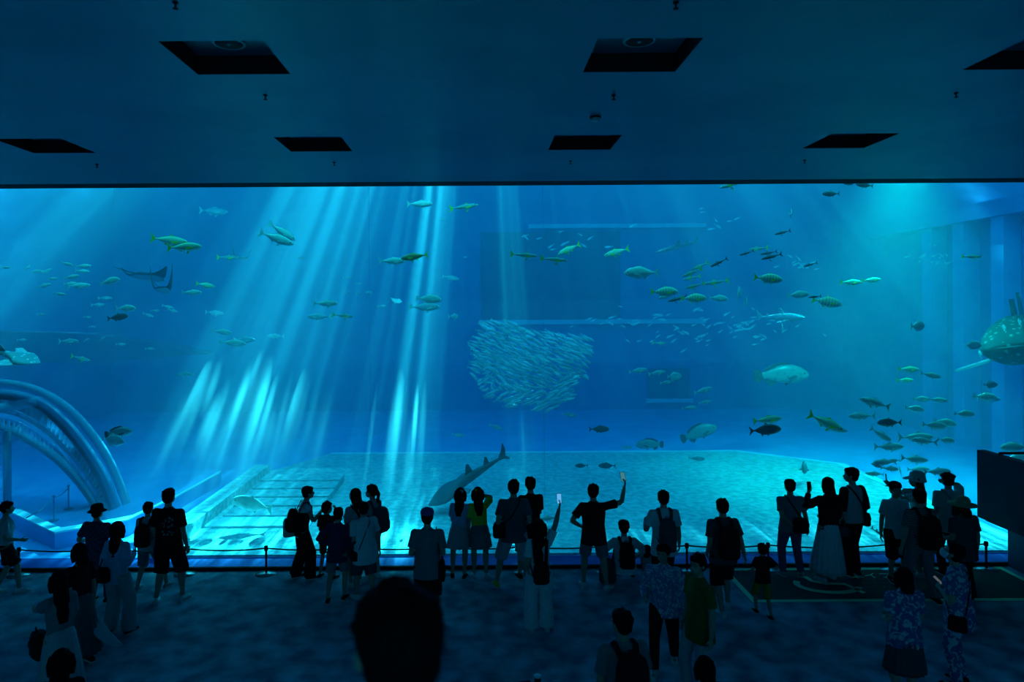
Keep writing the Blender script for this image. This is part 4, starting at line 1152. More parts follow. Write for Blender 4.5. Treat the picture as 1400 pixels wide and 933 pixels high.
    # ---- hats
    if hat:
        kd, hmt = hat; mb = MB(); hmt = F[hmt]
        def ring(z, rx, ry, dy=0, n=28): return [hp(rx * math.cos(2 * math.pi * i / n), dy + ry * math.sin(2 * math.pi * i / n), z) for i in range(n)]
        if kd in ('cap', 'capback', 'beret'):
            f = 1.12 if kd == 'beret' else 1.0
            hgt = .115 if kd == 'beret' else .135
            mb.rings([ring(.045, .094, .105, -.015), ring(.08, .096 * f, .108 * f, -.015), ring(hgt - .02, .078 * f, .088 * f, -.017), ring(hgt, .04 * f, .045 * f, -.02), ring(hgt + .006, .006, .006, -.02)])
            h0 = part('cap', mb, hmt)
            if kd != 'beret':
                s = 1 if kd == 'cap' else -1
                mb = MB()
                up_ = [hp(.088 * math.cos(a), s * (.055 + .13 * math.sin(a)) - .015, .05 - .02 * math.sin(a)) for a in [math.pi * i / 14 for i in range(15)]]
                mb.slab(up_, RH @ Vector((0, 0, 1)), .006)
                part('visor', mb, hmt, par=h0)
        elif kd == 'bucket':
            mb.rings([ring(.02, .148, .155, -.01), ring(.055, .098, .110, -.015), ring(.115, .090, .10, -.015), ring(.140, .070, .078, -.015), ring(.146, .005, .005, -.015)])
            mb2 = mb; part('bucket_hat', mb, hmt)
        elif kd == 'straw':
            mb.rings([ring(.015, .20, .205, -.01), ring(.028, .205, .21, -.01), ring(.05, .10, .112, -.015), ring(.10, .096, .106, -.015), ring(.145, .07, .078, -.015), ring(.155, .005, .005, -.015)])
            part('straw_hat', mb, hmt)
        elif kd == 'sun':
            mb.rings([ring(-.005, .125, .125, -.02), ring(.04, .105, .118, -.015), ring(.12, .095, .105, -.015), ring(.15, .06, .065, -.015), ring(.155, .005, .005, -.015)])
            h0 = part('sun_hat', mb, hmt)
            mb = MB(); mb.slab([hp(.10 * math.cos(a), .06 + .13 * math.sin(a), .045 - .03 * math.sin(a)) for a in [math.pi * i / 14 for i in range(15)]], RH @ Vector((0, 0, 1)), .008); part('brim', mb, hmt, par=h0)
    if face:
        mb = MB()
        for s in (-1, 1): mb.ball(hp(s * .031, .079, .004), (.011 * hs, .007 * hs, .006 * hs), 8, M=Rm)
        part('eyes', mb, mat('dark_eye', (.01, .01, .01), .3))
        mb = MB()
        for s in (-1, 1): mb.tube([hp(s * .046, .076, .022), hp(s * .03, .084, .026), hp(s * .014, .086, .022)], .004, 6)
        part('eyebrows', mb, HAIR)
        if not mask:
            mb = MB(); mb.tube([hp(-.022, .092, -.060), hp(0, .099, -.059), hp(.022, .092, -.060)], .0035, 6); part('mouth', mb, mat('lip', (.22, .09, .08), .5))
    if mask:
        mb = MB()
        mb.rings([ [hp(.074 * math.sin(a) * k_, -.0 + .108 * math.cos(a) * (k2), z) for a in [R(-75) + R(150) * i / 12 for i in range(13)]] for z, k_, k2 in ((-.01, 1.0, .93), (-.035, .98, 1.05), (-.065, .9, 1.0), (-.095, .7, .85))], cap=False)
        o = part('face_mask', mb, F['white']); o.modifiers.new('thickness', 'SOLIDIFY').thickness = .004
    if glasses:
        mb = MB()
        for s in (-1, 1):
            pts = [hp(s * .033 + .024 * math.cos(a), .098, .004 + .018 * math.sin(a)) for a in [2 * math.pi * i / 12 for i in range(13)]]
            mb.tube(pts, .0025, 6); mb.tube([hp(s * .057, .096, .008), hp(s * .08, .0, .008)], .0025, 6)
        mb.tube([hp(-.009, .098, .008), hp(.009, .098, .008)], .0025, 6)
        part('glasses', mb, mat('black_frame', (.01, .01, .01), .3))
    return q

def worn(q, name, label, cat, at_, group=None):
    """top-level Empty carried by a person, at a local point of the person"""
    e_ = empty(name); e_.matrix_world = q.M @ Matrix.Translation(at_)
    tag(e_, label, cat, group); return e_
def wpart(e_, name, mb, m_, vox=None, par=None):
    o = link(name, mb.mesh(name), m_, par or e_)
    if vox: soft(o, vox, 2)
    return o
def backpack(q, label, m_='black', size=(.15, .09, .23), z=.25, y=-.125, strap=True):
    c = q.sp(0, y - size[1] * .9, z)
    e_ = worn(q, 'backpack', label, 'backpack', c)
    inv = Matrix.Translation(-Vector(c)); RL = q.RL
    def l(x, y_, z_): return RL @ Vector((x, y_, z_))
    a, b, h = size
    mb = MB(); rs = []
    for zz, k in ((-h, .8), (-h * .85, 1), (-h * .2, 1.03), (h * .5, .95), (h * .85, .8), (h, .5)):
        rs.append([l(a * k * math.copysign(abs(math.cos(t)) ** .6, math.cos(t)), b * k * math.copysign(abs(math.sin(t)) ** .6, math.sin(t)), zz) for t in [2 * math.pi * i / 20 for i in range(20)]])
    mb.rings(rs); wpart(e_, 'pack_body', mb, F[m_])
    mb = MB(); rs = []
    for zz, k in ((-h * .8, .6), (-h * .7, .8), (-h * .1, .8), (0, .55)):
        rs.append([l(a * k * math.copysign(abs(math.cos(t)) ** .6, math.cos(t)), -b * .9 + b * .45 * k * math.copysign(abs(math.sin(t)) ** .6, math.sin(t)), zz) for t in [2 * math.pi * i / 16 for i in range(16)]])
    mb.rings(rs); wpart(e_, 'front_pocket', mb, F[m_])
    if strap:
        cc = Vector(c)
        for s in (-1, 1):
            mb = MB()
            pts = [q.sp(s * .08, y - .01, z + h * .75) - cc, q.sp(s * .10, -.07, .50) - cc, q.sp(s * .10, .0, .515) - cc, q.sp(s * .105, .085, .44) - cc, q.sp(s * .12, .115, .30) - cc, q.sp(s * .155, .03, .18) - cc, q.sp(s * .11, y - .02, z - h * .6) - cc]
            mb.tube(pts, (.026, .007), 8, up=(0, 1, 0)); wpart(e_, 'shoulder_strap', mb, F[m_])
    mb = MB(); mb.tube([l(-.03, b * .3, h * .95), l(-.02, b * .3, h * 1.12), l(.02, b * .3, h * 1.12), l(.03, b * .3, h * .95)], .008, 6); wpart(e_, 'handle', mb, F[m_])
    return e_
def shoulder_bag(q, label, side=-1, m_='black', size=(.04, .12, .10), z=-.12, x=.21, y=-.02, strap='cross', name='shoulder_bag'):
    c = q.sp(side * x, y, z)
    e_ = worn(q, name, label, 'bag', c); cc = Vector(c)
    a, b, h = size; mb = MB(); rs = []
    for zz, k in ((-h, .85), (-h * .8, 1), (h * .6, .95), (h, .75)):
        rs.append([Vector((a * k * math.copysign(abs(math.cos(t)) ** .55, math.cos(t)), b * k * math.copysign(abs(math.sin(t)) ** .55, math.sin(t)), zz)) for t in [2 * math.pi * i / 20 for i in range(20)]])
    mb.rings(rs); wpart(e_, 'bag_body', mb, F[m_])
    mb = MB(); mb.rings([[Vector((side * a * .9 + .01 * side * (k2), b * k * math.copysign(abs(math.cos(t)) ** .5, math.cos(t)), zz * h + h * .3 * math.copysign(abs(math.sin(t)) ** .5, math.sin(t)))) for t in [2 * math.pi * i / 16 for i in range(16)]] for zz, k, k2 in ((.1, .8, 0), (.1, .75, 1))])
    wpart(e_, 'flap', mb, F[m_])
    mb = MB()
    if strap == 'cross':
        o = -side
        front = [q.sp(side * .20, .06, z + .1) - cc, q.sp(side * .10, .135, .25) - cc, q.sp(o * .06, .11, .44) - cc, q.sp(o * .10, .0, .52) - cc]
        back = [q.sp(o * .06, -.115, .42) - cc, q.sp(side * .05, -.135, .25) - cc, q.sp(side * .17, -.10, z + .1) - cc]
        mb.tube(front + back, (.014, .005), 8, up=(0, 1, 0))
    elif strap == 'shoulder':
        mb.tube([Vector((0, .08, h * .8)), q.sp(side * .17, .09, .25) - cc, q.sp(side * .13, .02, .515) - cc, q.sp(side * .17, -.10, .25) - cc, Vector((0, -.08, h * .8))], (.014, .006), 8, up=(1, 0, 0))
    else:
        top_ = Vector(strap) - cc
        mb.tube([Vector((0, b * .5, h * .9)), top_ * .6 + Vector((0, b * .35, 0)), top_, top_ * .6 + Vector((0, -b * .35, 0)), Vector((0, -b * .5, h * .9))], .007, 6, up=(1, 0, 0))
    wpart(e_, 'strap', mb, F[m_])
    return e_
M_screen = mat('lit_screen', (.02, .05, .1), .2, emit=(.10, .40, .75), estr=1.1)
M_phone = mat('phone_case', (.015, .015, .018), .3)
def phone(q, k, label, lit=False, rz=0, tilt=75, off=(0, .02, .03), size=(.038, .078), roll=0, em=None):
    c = getattr(q, 'hand%d' % k) + Vector(off)
    e_ = worn(q, 'smartphone', label, 'smartphone', c)
    e_.matrix_world = e_.matrix_world @ Matrix.Rotation(R(rz), 4, 'Z') @ Matrix.Rotation(R(tilt), 4, 'X') @ Matrix.Rotation(R(roll), 4, 'Z')
    a, b = size
    mb = MB(); n = 6; out = []
    for cx_, cy_, a0 in ((a - .01, b - .01, 0), (-a + .01, b - .01, 90), (-a + .01, -b + .01, 180), (a - .01, -b + .01, 270)):
        out += [Vector((cx_ + .01 * math.cos(R(a0 + 90 * i / n)), cy_ + .01 * math.sin(R(a0 + 90 * i / n)), 0)) for i in range(n + 1)]
    mb.slab(out, (0, 0, 1), .009); wpart(e_, 'case', mb, M_phone)
    mb = MB(); mb.slab([Vector((x * (a - .004), y * (b - .005), .005)) for x, y in ((-1, -1), (1, -1), (1, 1), (-1, 1))], (0, 0, 1), .001)
    wpart(e_, 'screen', mb, (em or M_screen) if lit else mat('dark_screen', (.01, .012, .015), .15))
    mb = MB(); mb.box((a * .1, b * .5, -.0075), (a * .8, b * .88, -.0045)); wpart(e_, 'camera_bump', mb, M_phone)
    return e_

# ============ the crowd, from left to right
p = person('woman at the left edge in grey tee and dark shorts, walking right along the rope', 9, 811, 1.50, -60, ('lightgrey', 'tee'), ('black', 'shorts'), 'shoewhite', 'bun', arms=('down', 'low'), legs=((-.08, -.16), (.08, .20)), fem=True)
shoulder_bag(p, 'pale bag carried by the woman in a grey tee at the left edge', -1, 'lightgrey', (.05, .11, .12), -.02, .17, -.03)

p = person('person in dark bucket hat and dark checked shirt at the rope, left of the couple', 133, 824, 1.52, -8, ('check', 'tee'), ('navy', 'pants'), 'shoeblack', 'short', hat=('bucket', 'black'), arms=((-.16, .2, -.34), (.1, .26, -.22)), wide=1.22, untuck=.62, legs=((-.1, 0), (.16, .05)))
p = person('long-haired woman in a pale blouse and wide white trousers, back to us, left side', 161, 866, 1.58, -12, ('paleblue', 'long'), ('lightgrey', 'wide'), 'shoeblack', 'long', arms=('pocket', 'front'), legs=((-.13, .0), (.17, .03)), fem=True, wide=1.05, hyaw=8)
shoulder_bag(p, 'black shoulder bag on the long-haired woman in wide white trousers', -1, 'black', (.11, .07, .10), .02, .12, -.16, strap='shoulder')

p = person('smaller visitor in light shirt and dark shorts behind the man in the flower-print tee', 203, 808, 1.47, -5, ('lightgrey', 'tee'), ('grey', 'longshorts'), 'shoegrey', 'short', arms=('low', 'low'), legs=((-.22, .0), (.26, .18)))
backpack(p, 'black backpack on the smaller visitor behind the man in the flower-print tee', 'black', (.14, .08, .2), .22)
p = person('tall man in a black tee with pale flower print and black shorts, back turned', 231, 824, 1.78, -4, ('black', 'tee'), ('black', 'longshorts'), 'shoewhite', 'short', arms=((-.02, .12, -.5), (.07, .06, -.52)), wide=1.14, untuck=.72, legs=((-.17, -.05), (.17, .08)), toes=(20, -8))
for_print = p
mb = MB()
rr = random.Random(4)
for i in range(26):
    x, z = rr.uniform(-.03, .14), rr.uniform(.12, .42)
    c = p.sp(x, -.124 + .25 * x * x, z)
    n = 5; r0 = rr.uniform(.010, .022)
    mb.slab([c + Vector((r0 * (1 if j % 2 else .45) * math.cos(math.pi * j / n), 0, r0 * (1 if j % 2 else .45) * math.sin(math.pi * j / n))) for j in range(2 * n)], (0, 1, 0), .012)
p.part('flower_print', mb, fabric('print_petals', (.22, .30, .28)))

p = person('woman in a black top and long pale green skirt, turned left with her skirt swinging', 110, 905, 1.55, 62, ('black', 'tee'), ('teal', 'skirt'), 'shoeblack', 'bob', arms=('low', 'down'), legs=((-.08, .15), (.08, -.12)), fem=True, untuck=.84)
mb = MB()
mb.tube([Vector((.12, -.10, .60)), Vector((.16, -.26, .40)), Vector((.18, -.46, .30)), Vector((.2, -.62, .27))], [(.10, .012), (.12, .012), (.10, .010), (.05, .008)], 12)
p.part('swinging_hem', mb, F['lightgrey'])
p = person('woman in a long pale dress at the lower left, one arm held out', 83, 972, 1.60, 55, ('grey', 'dress'), ('lightgrey', 'dress'), 'shoewhite', 'verylong', arms=((.06, .50, -.22), (-.02, .30, -.26)), legs=((-.08, 0), (.10, 0)), fem=True, hyaw=-5)
shoulder_bag(p, 'black handbag on the forearm of the woman in the long pale dress', -1, 'black', (.09, .15, .15), -.16, .10, .30, strap=(-.14, .32, .07 + p.pel.z), name='handbag')
p = person('dark head of a visitor at the bottom left corner, in front of the pale dress', 85, 1127, 1.55, 20, ('black', 'tee'), ('black', 'pants'), 'shoeblack', 'bob', fem=True, wide=1.05)

def dungarees(q):
    mb = MB(); sp = q.sp
    mb.rings([ell(q.pel + Vector((0, 0, -.1)), .178, .132, 18), ell(q.pel + Vector((0, 0, .06)), .168, .126, 18), ell(sp(0, .0, .16), .158, .118, 18), ell(sp(0, .015, .34), .168, .122, 18)])
    q.part('dungaree_bib', mb, F['black'], .0105)
p = person('leaning visitor in a white tee and black wide dungarees, holding a phone, facing right', 413, 791, 1.57, -62, ('white', 'cap'), ('black', 'wide'), 'shoeblack', 'short', arms=('down', (-.05, .30, -.06)), legs=((-.1, -.10), (.1, .12)), lean=10, fem=True, apron=dungarees, wide=.95, glasses=True)
backpack(p, 'dark backpack on the leaning visitor in black dungarees', 'black', (.13, .09, .2), .16)
phone(p, 1, 'phone in the hand of the leaning visitor in black dungarees', rz=10)
shoulder_bag(p, 'pale cloth tote hanging at the hip of the leaning visitor in black dungarees', -1, 'offwhite', (.06, .15, .17), -.02, .20, -.15, strap='shoulder', name='tote_bag')
p = person('boy in dark clothes behind the leaning visitor, facing the tank', 447, 785, 1.30, -20, ('black', 'tee'), ('black', 'shorts'), 'shoeblack', 'short', arms=('low', 'phone'), legs=((-.18, 0), (.18, .0)), kid=True, hyaw=-20)
p = person('teenager in a blue-black shirt and grey shorts, hands on hips, in front of the rope', 461, 821, 1.46, -5, ('navy', 'long'), ('grey', 'shorts'), 'shoeblack', 'short', arms=('hip', 'hip'), legs=((-.14, -.12), (.12, .05)), untuck=.72, tilt=3)
p = person('long-haired woman in a light top among the group of five, face turned left', 487, 801, 1.60, 40, ('lightgrey', 'tee'), ('teal', 'shorts'), 'shoewhite', 'long', arms=('front', 'front'), legs=((-.1, 0), (.1, .05)), fem=True, hyaw=25, face=True)
shoulder_bag(p, 'thin dark cross-body bag on the long-haired woman in the group of five', 1, 'black', (.04, .08, .07), -.05, .2)
p = person('woman with ponytail and light tee, rightmost of the group of five, turned left', 510, 785, 1.58, 50, ('lightgrey', 'tee'), ('beige', 'pants'), 'shoewhite', 'pony', arms=('front', 'front'), fem=True, hyaw=20, mask=True)
backpack(p, 'bulky dark backpack on the woman with the ponytail', 'dgrey', (.15, .11, .22), .20)
p = person('stooping man in a loose white tee and dark shorts, looking down to the left', 500, 820, 1.53, 35, ('white', 'tee'), ('dgrey', 'longshorts'), 'shoewhite', 'short', arms=('low', 'down'), lean=8, wide=1.2, untuck=.66, hyaw=10, hpitch=-18, legs=((-.12, .1), (.12, -.08)))
shoulder_bag(p, 'black waist bag on the stooping man in the white tee', -1, 'black', (.06, .09, .08), -.10, .2, .02)

p = person('man in a blue cap and grey tee standing alone behind the blurred head', 585, 856, 1.68, 0, ('grey', 'tee'), ('black', 'longshorts'), 'shoeblack', 'short', hat=('cap', 'blue'), arms=((.0, .18, -.34), (.0, .2, -.34)), wide=1.12, untuck=.72)
shoulder_bag(p, 'dark camera bag on the right side of the man in the blue cap', 1, 'black', (.05, .10, .14), -.10, .21, -.02, strap='shoulder')

p = person('girl in a pale dress leaning her head to the girl in yellow', 628, 782, 1.52, -4, ('paleblue', 'tee'), ('lightgrey', 'mini'), 'shoeblack', 'long', arms=('front', 'front'), fem=True, tilt=3, hyaw=-12, legs=((-.13, 0), (.1, -.03)))
mb = MB(); 
for k in range(5):
    mb.ball(p.hp(.05 + .02 * math.cos(k * 1.257), -.09, .075 + .02 * math.sin(k * 1.257)), .013, 8)
p.part('hair_bow', mb, F['white'])
p = person('girl in a yellow tee and ruffled grey mini skirt, camera raised to her face', 656, 786, 1.53, 2, ('yellow', 'tee'), ('grey', 'mini'), 'shoewhite', 'long', arms=('down', 'face'), fem=True, tilt=-3, hyaw=8, legs=((-.1, 0), (.12, -.02)))
mb = MB()
mb.rings([[Vector((r_ * math.cos(a) * (1 + .04 * math.cos(14 * a)), r_ * .85 * math.sin(a) * (1 + .04 * math.cos(14 * a)), z)) for a in [2 * math.pi * i / 70 for i in range(70)]] for r_, z in ((.15, .90), (.21, .80), (.215, .795), (.17, .82))], cap=False)
p.part('skirt_ruffle', mb, F['grey'])
mb = MB(); mb.ball(p.hp(-.045, -.09, .085), (.03, .012, .012), 8); mb.ball(p.hp(-.045, -.09, .06), (.012, .012, .03), 8)
p.part('hair_clip', mb, F['yellow'])
c = p.hand1
e_ = worn(p, 'camera', 'compact camera held up by the girl in the yellow tee', 'camera', c + Vector((0, .0, .02)))
mb = MB(); mb.box((-.055, -.018, -.032), (.055, .018, .032)); wpart(e_, 'camera_body', mb, M_phone)
mb = MB(); mb.tube([Vector((0, .018, 0)), Vector((0, .055, 0))], .026, 16); wpart(e_, 'lens', mb, mat('silver', (.5, .5, .5), .3, metal=1))
mb = MB(); mb.box((-.03, -.0195, -.02), (.03, -.0185, .02)); wpart(e_, 'screen', mb, mat('green_screen', (.1, .1, .1), .3, emit=(.3, .7, .25), estr=.6))

p = person('man in black behind the man with the shoulder bag, only his head and shoulder showing', 726, 787, 1.70, 12, ('black', 'tee'), ('black', 'longshorts'), 'shoeblack', 'short', arms=('down', 'front'), legs=((-.2, 0), (.1, 0)))
p = person('man in a dark teal tee, pale shorts and yellow shoes, legs apart, back to us', 703, 804, 1.78, 2, ('teal', 'tee'), ('lightgrey', 'longshorts'), 'shoeyellow', 'short', arms=((-.05, .05, -.40), (.0, .10, -.36)), wide=1.12, untuck=.74, legs=((-.27, .06), (.22, -.08)), toes=(12, -20))
shoulder_bag(p, 'black shoulder bag on the left hip of the man with yellow shoes', -1, 'black', (.10, .09, .11), .03, .23, -.05, strap='cross')

p = person('woman with long dark hair and wide white trousers, phone raised in her right hand', 738, 864, 1.58, 4, ('white', 'tee'), ('white', 'wide'), 'shoewhite', 'verylong', arms=('pocket', (.20, .16, .47)), legs=((-.13, .02), (.12, .05)), fem=True, hyaw=-12)
backpack(p, 'small black backpack slung low on the woman raising her phone', 'black', (.12, .07, .16), .05)
phone(p, 1, 'phone with a bright blue screen raised by the woman in wide white trousers', True, rz=0, tilt=80, off=(0, .01, .05))

p = person('man in a black polo and grey shorts, right arm raised high with a phone', 812, 805, 1.70, -2, ('black', 'tee'), ('grey', 'shorts'), 'shoewhite', 'short', arms=('hip', (.33, .05, .30)), poles=(None, (1, .1, -.7)), wide=1.12, untuck=.74, legs=((-.16, .05), (.20, -.06)), toes=(10, -40), hyaw=-10, curl=40)
phone(p, 1, 'phone held high by the man in the black polo', True, em=mat('pale_screen', (.1, .1, .12), .3, emit=(.15, .55, .65), estr=.35), rz=0, tilt=82, off=(-.02, .02, .06), roll=10)

p = person('visitor in a white shirt and reversed cap squatting before the rope', 855, 795, 1.60, 0, ('white', 'long'), ('dgrey', 'pants'), 'shoeblack', 'short', hat=('capback', 'black'), arms=((-.12, .30, -.30), (.12, .30, -.30)), poles=((-1, -.2, -.4), (1, -.2, -.4)), hipz=.24, lean=10, legs=((-.17, .20), (.17, .20)), wide=1.1)
backpack(p, 'black backpack on the squatting visitor', 'black', (.13, .08, .22), .22)
c0 = PF(831, 796)
e_ = empty('rucksack', c0, R(10)); tag(e_, 'dark rucksack set on the carpet left of the squatting visitor', 'bag')
mb = MB(); mb.rings([[Vector((.15 * k * math.cos(t), .10 * k * math.sin(t), z)) for t in [2 * math.pi * i / 18 for i in range(18)]] for z, k in ((0, .85), (.03, 1), (.22, 1), (.32, .8), (.38, .45), (.39, .1))]); wpart(e_, 'bag_body', mb, F['dgrey'])
mb = MB(); mb.tube([Vector((-.04, 0, .37)), Vector((-.03, 0, .43)), Vector((.03, 0, .43)), Vector((.04, 0, .37))], .008, 6); wpart(e_, 'handle', mb, F['black'])

p = person('small child sitting on the carpet beside the squatting visitor', 886, 790, 1.02, -30, ('lightgrey', 'tee'), ('dgrey', 'shorts'), 'shoewhite', 'bob', arms=((.1, .30, -.30), (-.1, .30, -.30)), hipz=.13, lean=-6, legs=((-.12, .48), (.12, .46)), kid=True)
p = person('man in a pale loose tee with a dark backpack, standing beside the seated child', 908, 818, 1.68, 2, ('white', 'tee'), ('black', 'pants'), 'shoeblack', 'short', arms=((-.05, .26, -.22), (.08, .05, -.52)), wide=1.12, untuck=.7)
backpack(p, 'dark backpack on the man in the pale loose tee', 'dgrey', (.13, .09, .25), .15)

p = person('man in a pale blue open shirt and black trousers walking toward the lower left', 908, 910, 1.60, 160, ('floralwhite', 'long'), ('black', 'pants'), 'shoewhite', 'short', arms=('down', (.05, .22, -.30)), legs=((-.12, -.20, .0), (.10, .30)), wide=1.12, untuck=.70, face=True, hyaw=-15, toes=(5, -5))
p = person('visitor in olive tee and pale trousers beside the man in blue shirt, facing left', 957, 953, 1.68, 105, ('olive', 'tee'), ('lightgrey', 'pants'), 'shoewhite', 'short', arms=('down', 'down'), legs=((-.1, -.08), (.1, .12)), wide=1.15, untuck=.70, hyaw=20, face=True, hairmat=HAIR)

p = person('man in a dark tee and shorts walking with a boy, backpack on one shoulder', 989, 836, 1.70, 4, ('dgrey', 'tee'), ('black', 'longshorts'), 'shoewhite', 'short', arms=((-.02, .10, -.48), (.16, .02, -.52)), wide=1.12, untuck=.74, legs=((-.10, -.18), (.12, .12)), toes=(5, -10))
backpack(p, 'black backpack on the man walking with the boy', 'black', (.15, .10, .23), .20)
p = person('small boy in a dark tee and mustard shorts running with both arms out', 1043, 842, 1.08, 6, ('black', 'tee'), ('mustard', 'longshorts'), 'shoeblack', 'short', arms=((-.24, .12, -.34), (.30, .16, -.28)), legs=((-.07, .18), (.08, -.22)), kid=True, toes=(0, 0))

p = person('man in a grey tee and jeans, left arm folded behind him holding a lit phone', 1081, 782, 1.63, 2, ('grey', 'tee'), ('jeans', 'pants'), 'shoegrey', 'short', arms=('back', (.14, .02, -.52)), wide=1.12, untuck=.80, legs=((-.14, 0), (.16, -.04)), toes=(8, -30))
phone(p, 0, 'lit phone held behind the back of the man in jeans', True, rz=0, tilt=80, off=(0, -.02, .0), em=mat('warm_screen', (.3, .25, .2), .3, emit=(1, .75, .4), estr=.5), size=(.03, .05))
shoulder_bag(p, 'black messenger bag slung across the man in jeans', 1, 'black', (.14, .05, .13), .02, .10, -.17)
p = person('woman in a black top and long white pleated skirt, holding up a phone', 1133, 793, 1.71, 8, ('black', 'long'), ('white', 'skirt'), 'shoewhite', 'long', arms=((-.02, .28, .02), 'low'), fem=True, untuck=.86, hyaw=12, wide=1.08, legs=((-.16, -.08), (.1, .05)))
phone(p, 0, 'phone held up by the woman in the white pleated skirt', rz=0, tilt=80, off=(-.03, .0, .05))
shoulder_bag(p, 'dark bag on the right arm of the woman in the white pleated skirt', 1, 'dgrey', (.08, .10, .08), -.10, .24, -.02, strap='shoulder')
p = person('tall slim man in a grey raglan top with black sleeves and black trousers, looking left', 1166, 787, 1.82, 16, ('lightgrey', 'cap'), ('black', 'pants'), 'shoeblack', 'short', arms=('down', 'pocket'), hyaw=45, untuck=.86, wide=1.0, legs=((-.08, 0), (.08, 0)))
mb = MB()
for k, s in enumerate((-1, 1)):
    mb.tube([p.sh[k] * .99 + p.el[k] * .01, p.sh[k] * .5 + p.el[k] * .5, p.el[k] * .9 + p.wr[k] * .1], [.070, .075, .072], 12); mb.ball(p.sh[k], .072, 14)
p.part('raglan_sleeves', mb, F['black'], .0105)
shoulder_bag(p, 'small black cross-body bag on the tall slim man', 1, 'black', (.05, .07, .10), -.02, .18, -.08)

p = person('boy in dark cap and pale tee standing with his back to the tank', 1224, 794, 1.63, 176, ('white', 'tee'), ('black', 'longshorts'), 'shoeblack', 'short', hat=('capback', 'black'), arms=('down', 'down'), face=True, wide=1.0, untuck=.76, kid=False, legs=((-.13, 0), (.08, 0)))
p = person('woman in a pale sun hat with long hair, arm stretched to the left', 1256, 781, 1.72, 70, ('offwhite', 'tee'), ('beige', 'midi'), 'shoewhite', 'long', hat=('sun', 'offwhite'), arms=((.05, .42, .12), (.0, .34, .10)), fem=True)
phone(p, 0, 'black phone raised by the woman in the pale sun hat', rz=0, tilt=85, off=(0, .0, .06))
p = person('man in a striped tee and grey trousers, back to us, near the floor marking', 1258, 822, 1.74, 4, ('stripe', 'tee'), ('grey', 'pants'), 'shoeblack', 'short', arms=('down', 'down'), wide=1.1, legs=((-.1, 0), (.2, -.10)), untuck=.80)
backpack(p, 'black backpack on the man in the striped tee', 'black', (.15, .10, .24), .20)
p = person('man in dark beret and pale tee by the parapet, right hand at his head', 1297, 780, 1.72, -3, ('offwhite', 'tee'), ('black', 'pants'), 'shoeblack', 'short', hat=('beret', 'black'), arms=('low', 'face'), wide=1.12, untuck=.74)
shoulder_bag(p, 'dark sling bag across the back of the man in the beret', 1, 'dgrey', (.10, .06, .10), .22, .07, -.17)
p = person('person in a wide straw hat and dark top, right of the striped tee', 1318, 821, 1.57, 10, ('dgrey', 'tee'), ('black', 'wide'), 'shoeblack', 'bob', hat=('straw', 'straw'), arms=('low', 'down'), wide=1.25, untuck=.7)
p = person('woman with a dark bob and blue leaf-print blouse at the bottom right, back to us', 1237, 961, 1.55, 0, ('floralblue', 'tee'), ('dgrey', 'midi'), 'shoeblack', 'bob', arms=('low', 'low'), fem=True, wide=1.3, untuck=.74)
p = person('man in a matching blue leaf-print shirt, head bowed to a phone, facing left', 1312, 938, 1.70, 42, ('floralblue', 'tee'), ('floralblue', 'pants'), 'shoeblack', 'short', arms=((.10, .15, -.20), (-.08, .16, -.25)), poles=((-1, -.8, -.4), (1, -.8, -.4)), wide=1.18, untuck=.72, hpitch=-28, hyaw=10, mask=True, lean=4)
phone(p, 0, 'phone held low by the man bowing in the leaf-print shirt', True, rz=0, tilt=40, off=(.03, .0, .03), em=mat('dim_screen', (.1, .1, .12), .3, emit=(.5, .6, .7), estr=.15))
shoulder_bag(p, 'thin dark strap bag across the bowing man in the leaf-print shirt', -1, 'black', (.04, .10, .09), -.1, .2)
p = person('man with glasses at the bottom edge, only his head and backpack straps showing', 853, 1086, 1.72, 12, ('grey', 'tee'), ('black', 'pants'), 'shoeblack', 'short', wide=1.1, hyaw=18, glasses=True)
backpack(p, 'dark backpack of the man with glasses at the bottom edge', 'black')
p = person('dark hair of a child just peeping in at the bottom edge', 965, 1110, 1.40, 10, ('grey', 'tee'), ('black', 'pants'), 'shoeblack', 'bob', kid=False)
# ---------------------------------------------------------------- barrier, marking, fittings
M_metal = mat('brushed_metal', (.45, .48, .5), .3, metal=.8)
M_rope = mat('dark_rope', (.015, .015, .02), .8)
posts = [25, 137, 252, 363, 480, 604, 716, 828, 938, 1049, 1218, 1347]
YP = 11.84
names = ['by the left edge', 'behind the bucket hat', 'right of the man in the flower print', 'standing clear on the left', 'behind the group of five', 'beside the girl in the pale dress', 'behind the yellow shoes',
         'left of the squatting visitor', 'right of the pale loose tee', 'behind the running boy', 'at the boy in the cap', 'at the foot of the parapet']
PP = []
for x, nm in zip(posts, names):
    c = P(x, 600, YP); c.z = 0; PP.append(c)
    e_ = empty('rope_post', c); tag(e_, 'low black rope post with round metal foot, ' + nm, 'rope post', 'low rope barrier')
    MB().lathe([(.001, 0), (.185, 0), (.185, .008), (.02, .022), (.001, .022)], seg=28).build('foot', M_metal, e_)
    MB().lathe([(.001, .02), (.019, .02), (.019, .44), (.001, .44)], seg=14).build('post', M_black, e_)
    MB().lathe([(.001, .40), (.034, .40), (.034, .47), (.026, .478), (.001, .478)], seg=14).build('head', M_black, e_)
PP = [Vector((-9.9, YP, 0))] + PP
for i in range(len(PP) - 1):
    a, b = PP[i], PP[i + 1]; pts = []
    for k in range(9):
        f = k / 8; pts.append(Vector(((b.x - a.x) * (f - 0), 0, -.035 * 4 * f * (1 - f) * (1 if (b.x - a.x) < 1.8 else 1.5))))
    pts = [Vector((p_.x * (1 - .06 / (b.x - a.x)) + .03, 0, p_.z)) for p_ in pts]
    o = MB().tube(pts, .013, 8).build('barrier_rope', M_rope); o.location = (a.x, YP, .435)
    tag(o, 'dark rope span ending at the post ' + names[i], 'rope', 'barrier ropes')

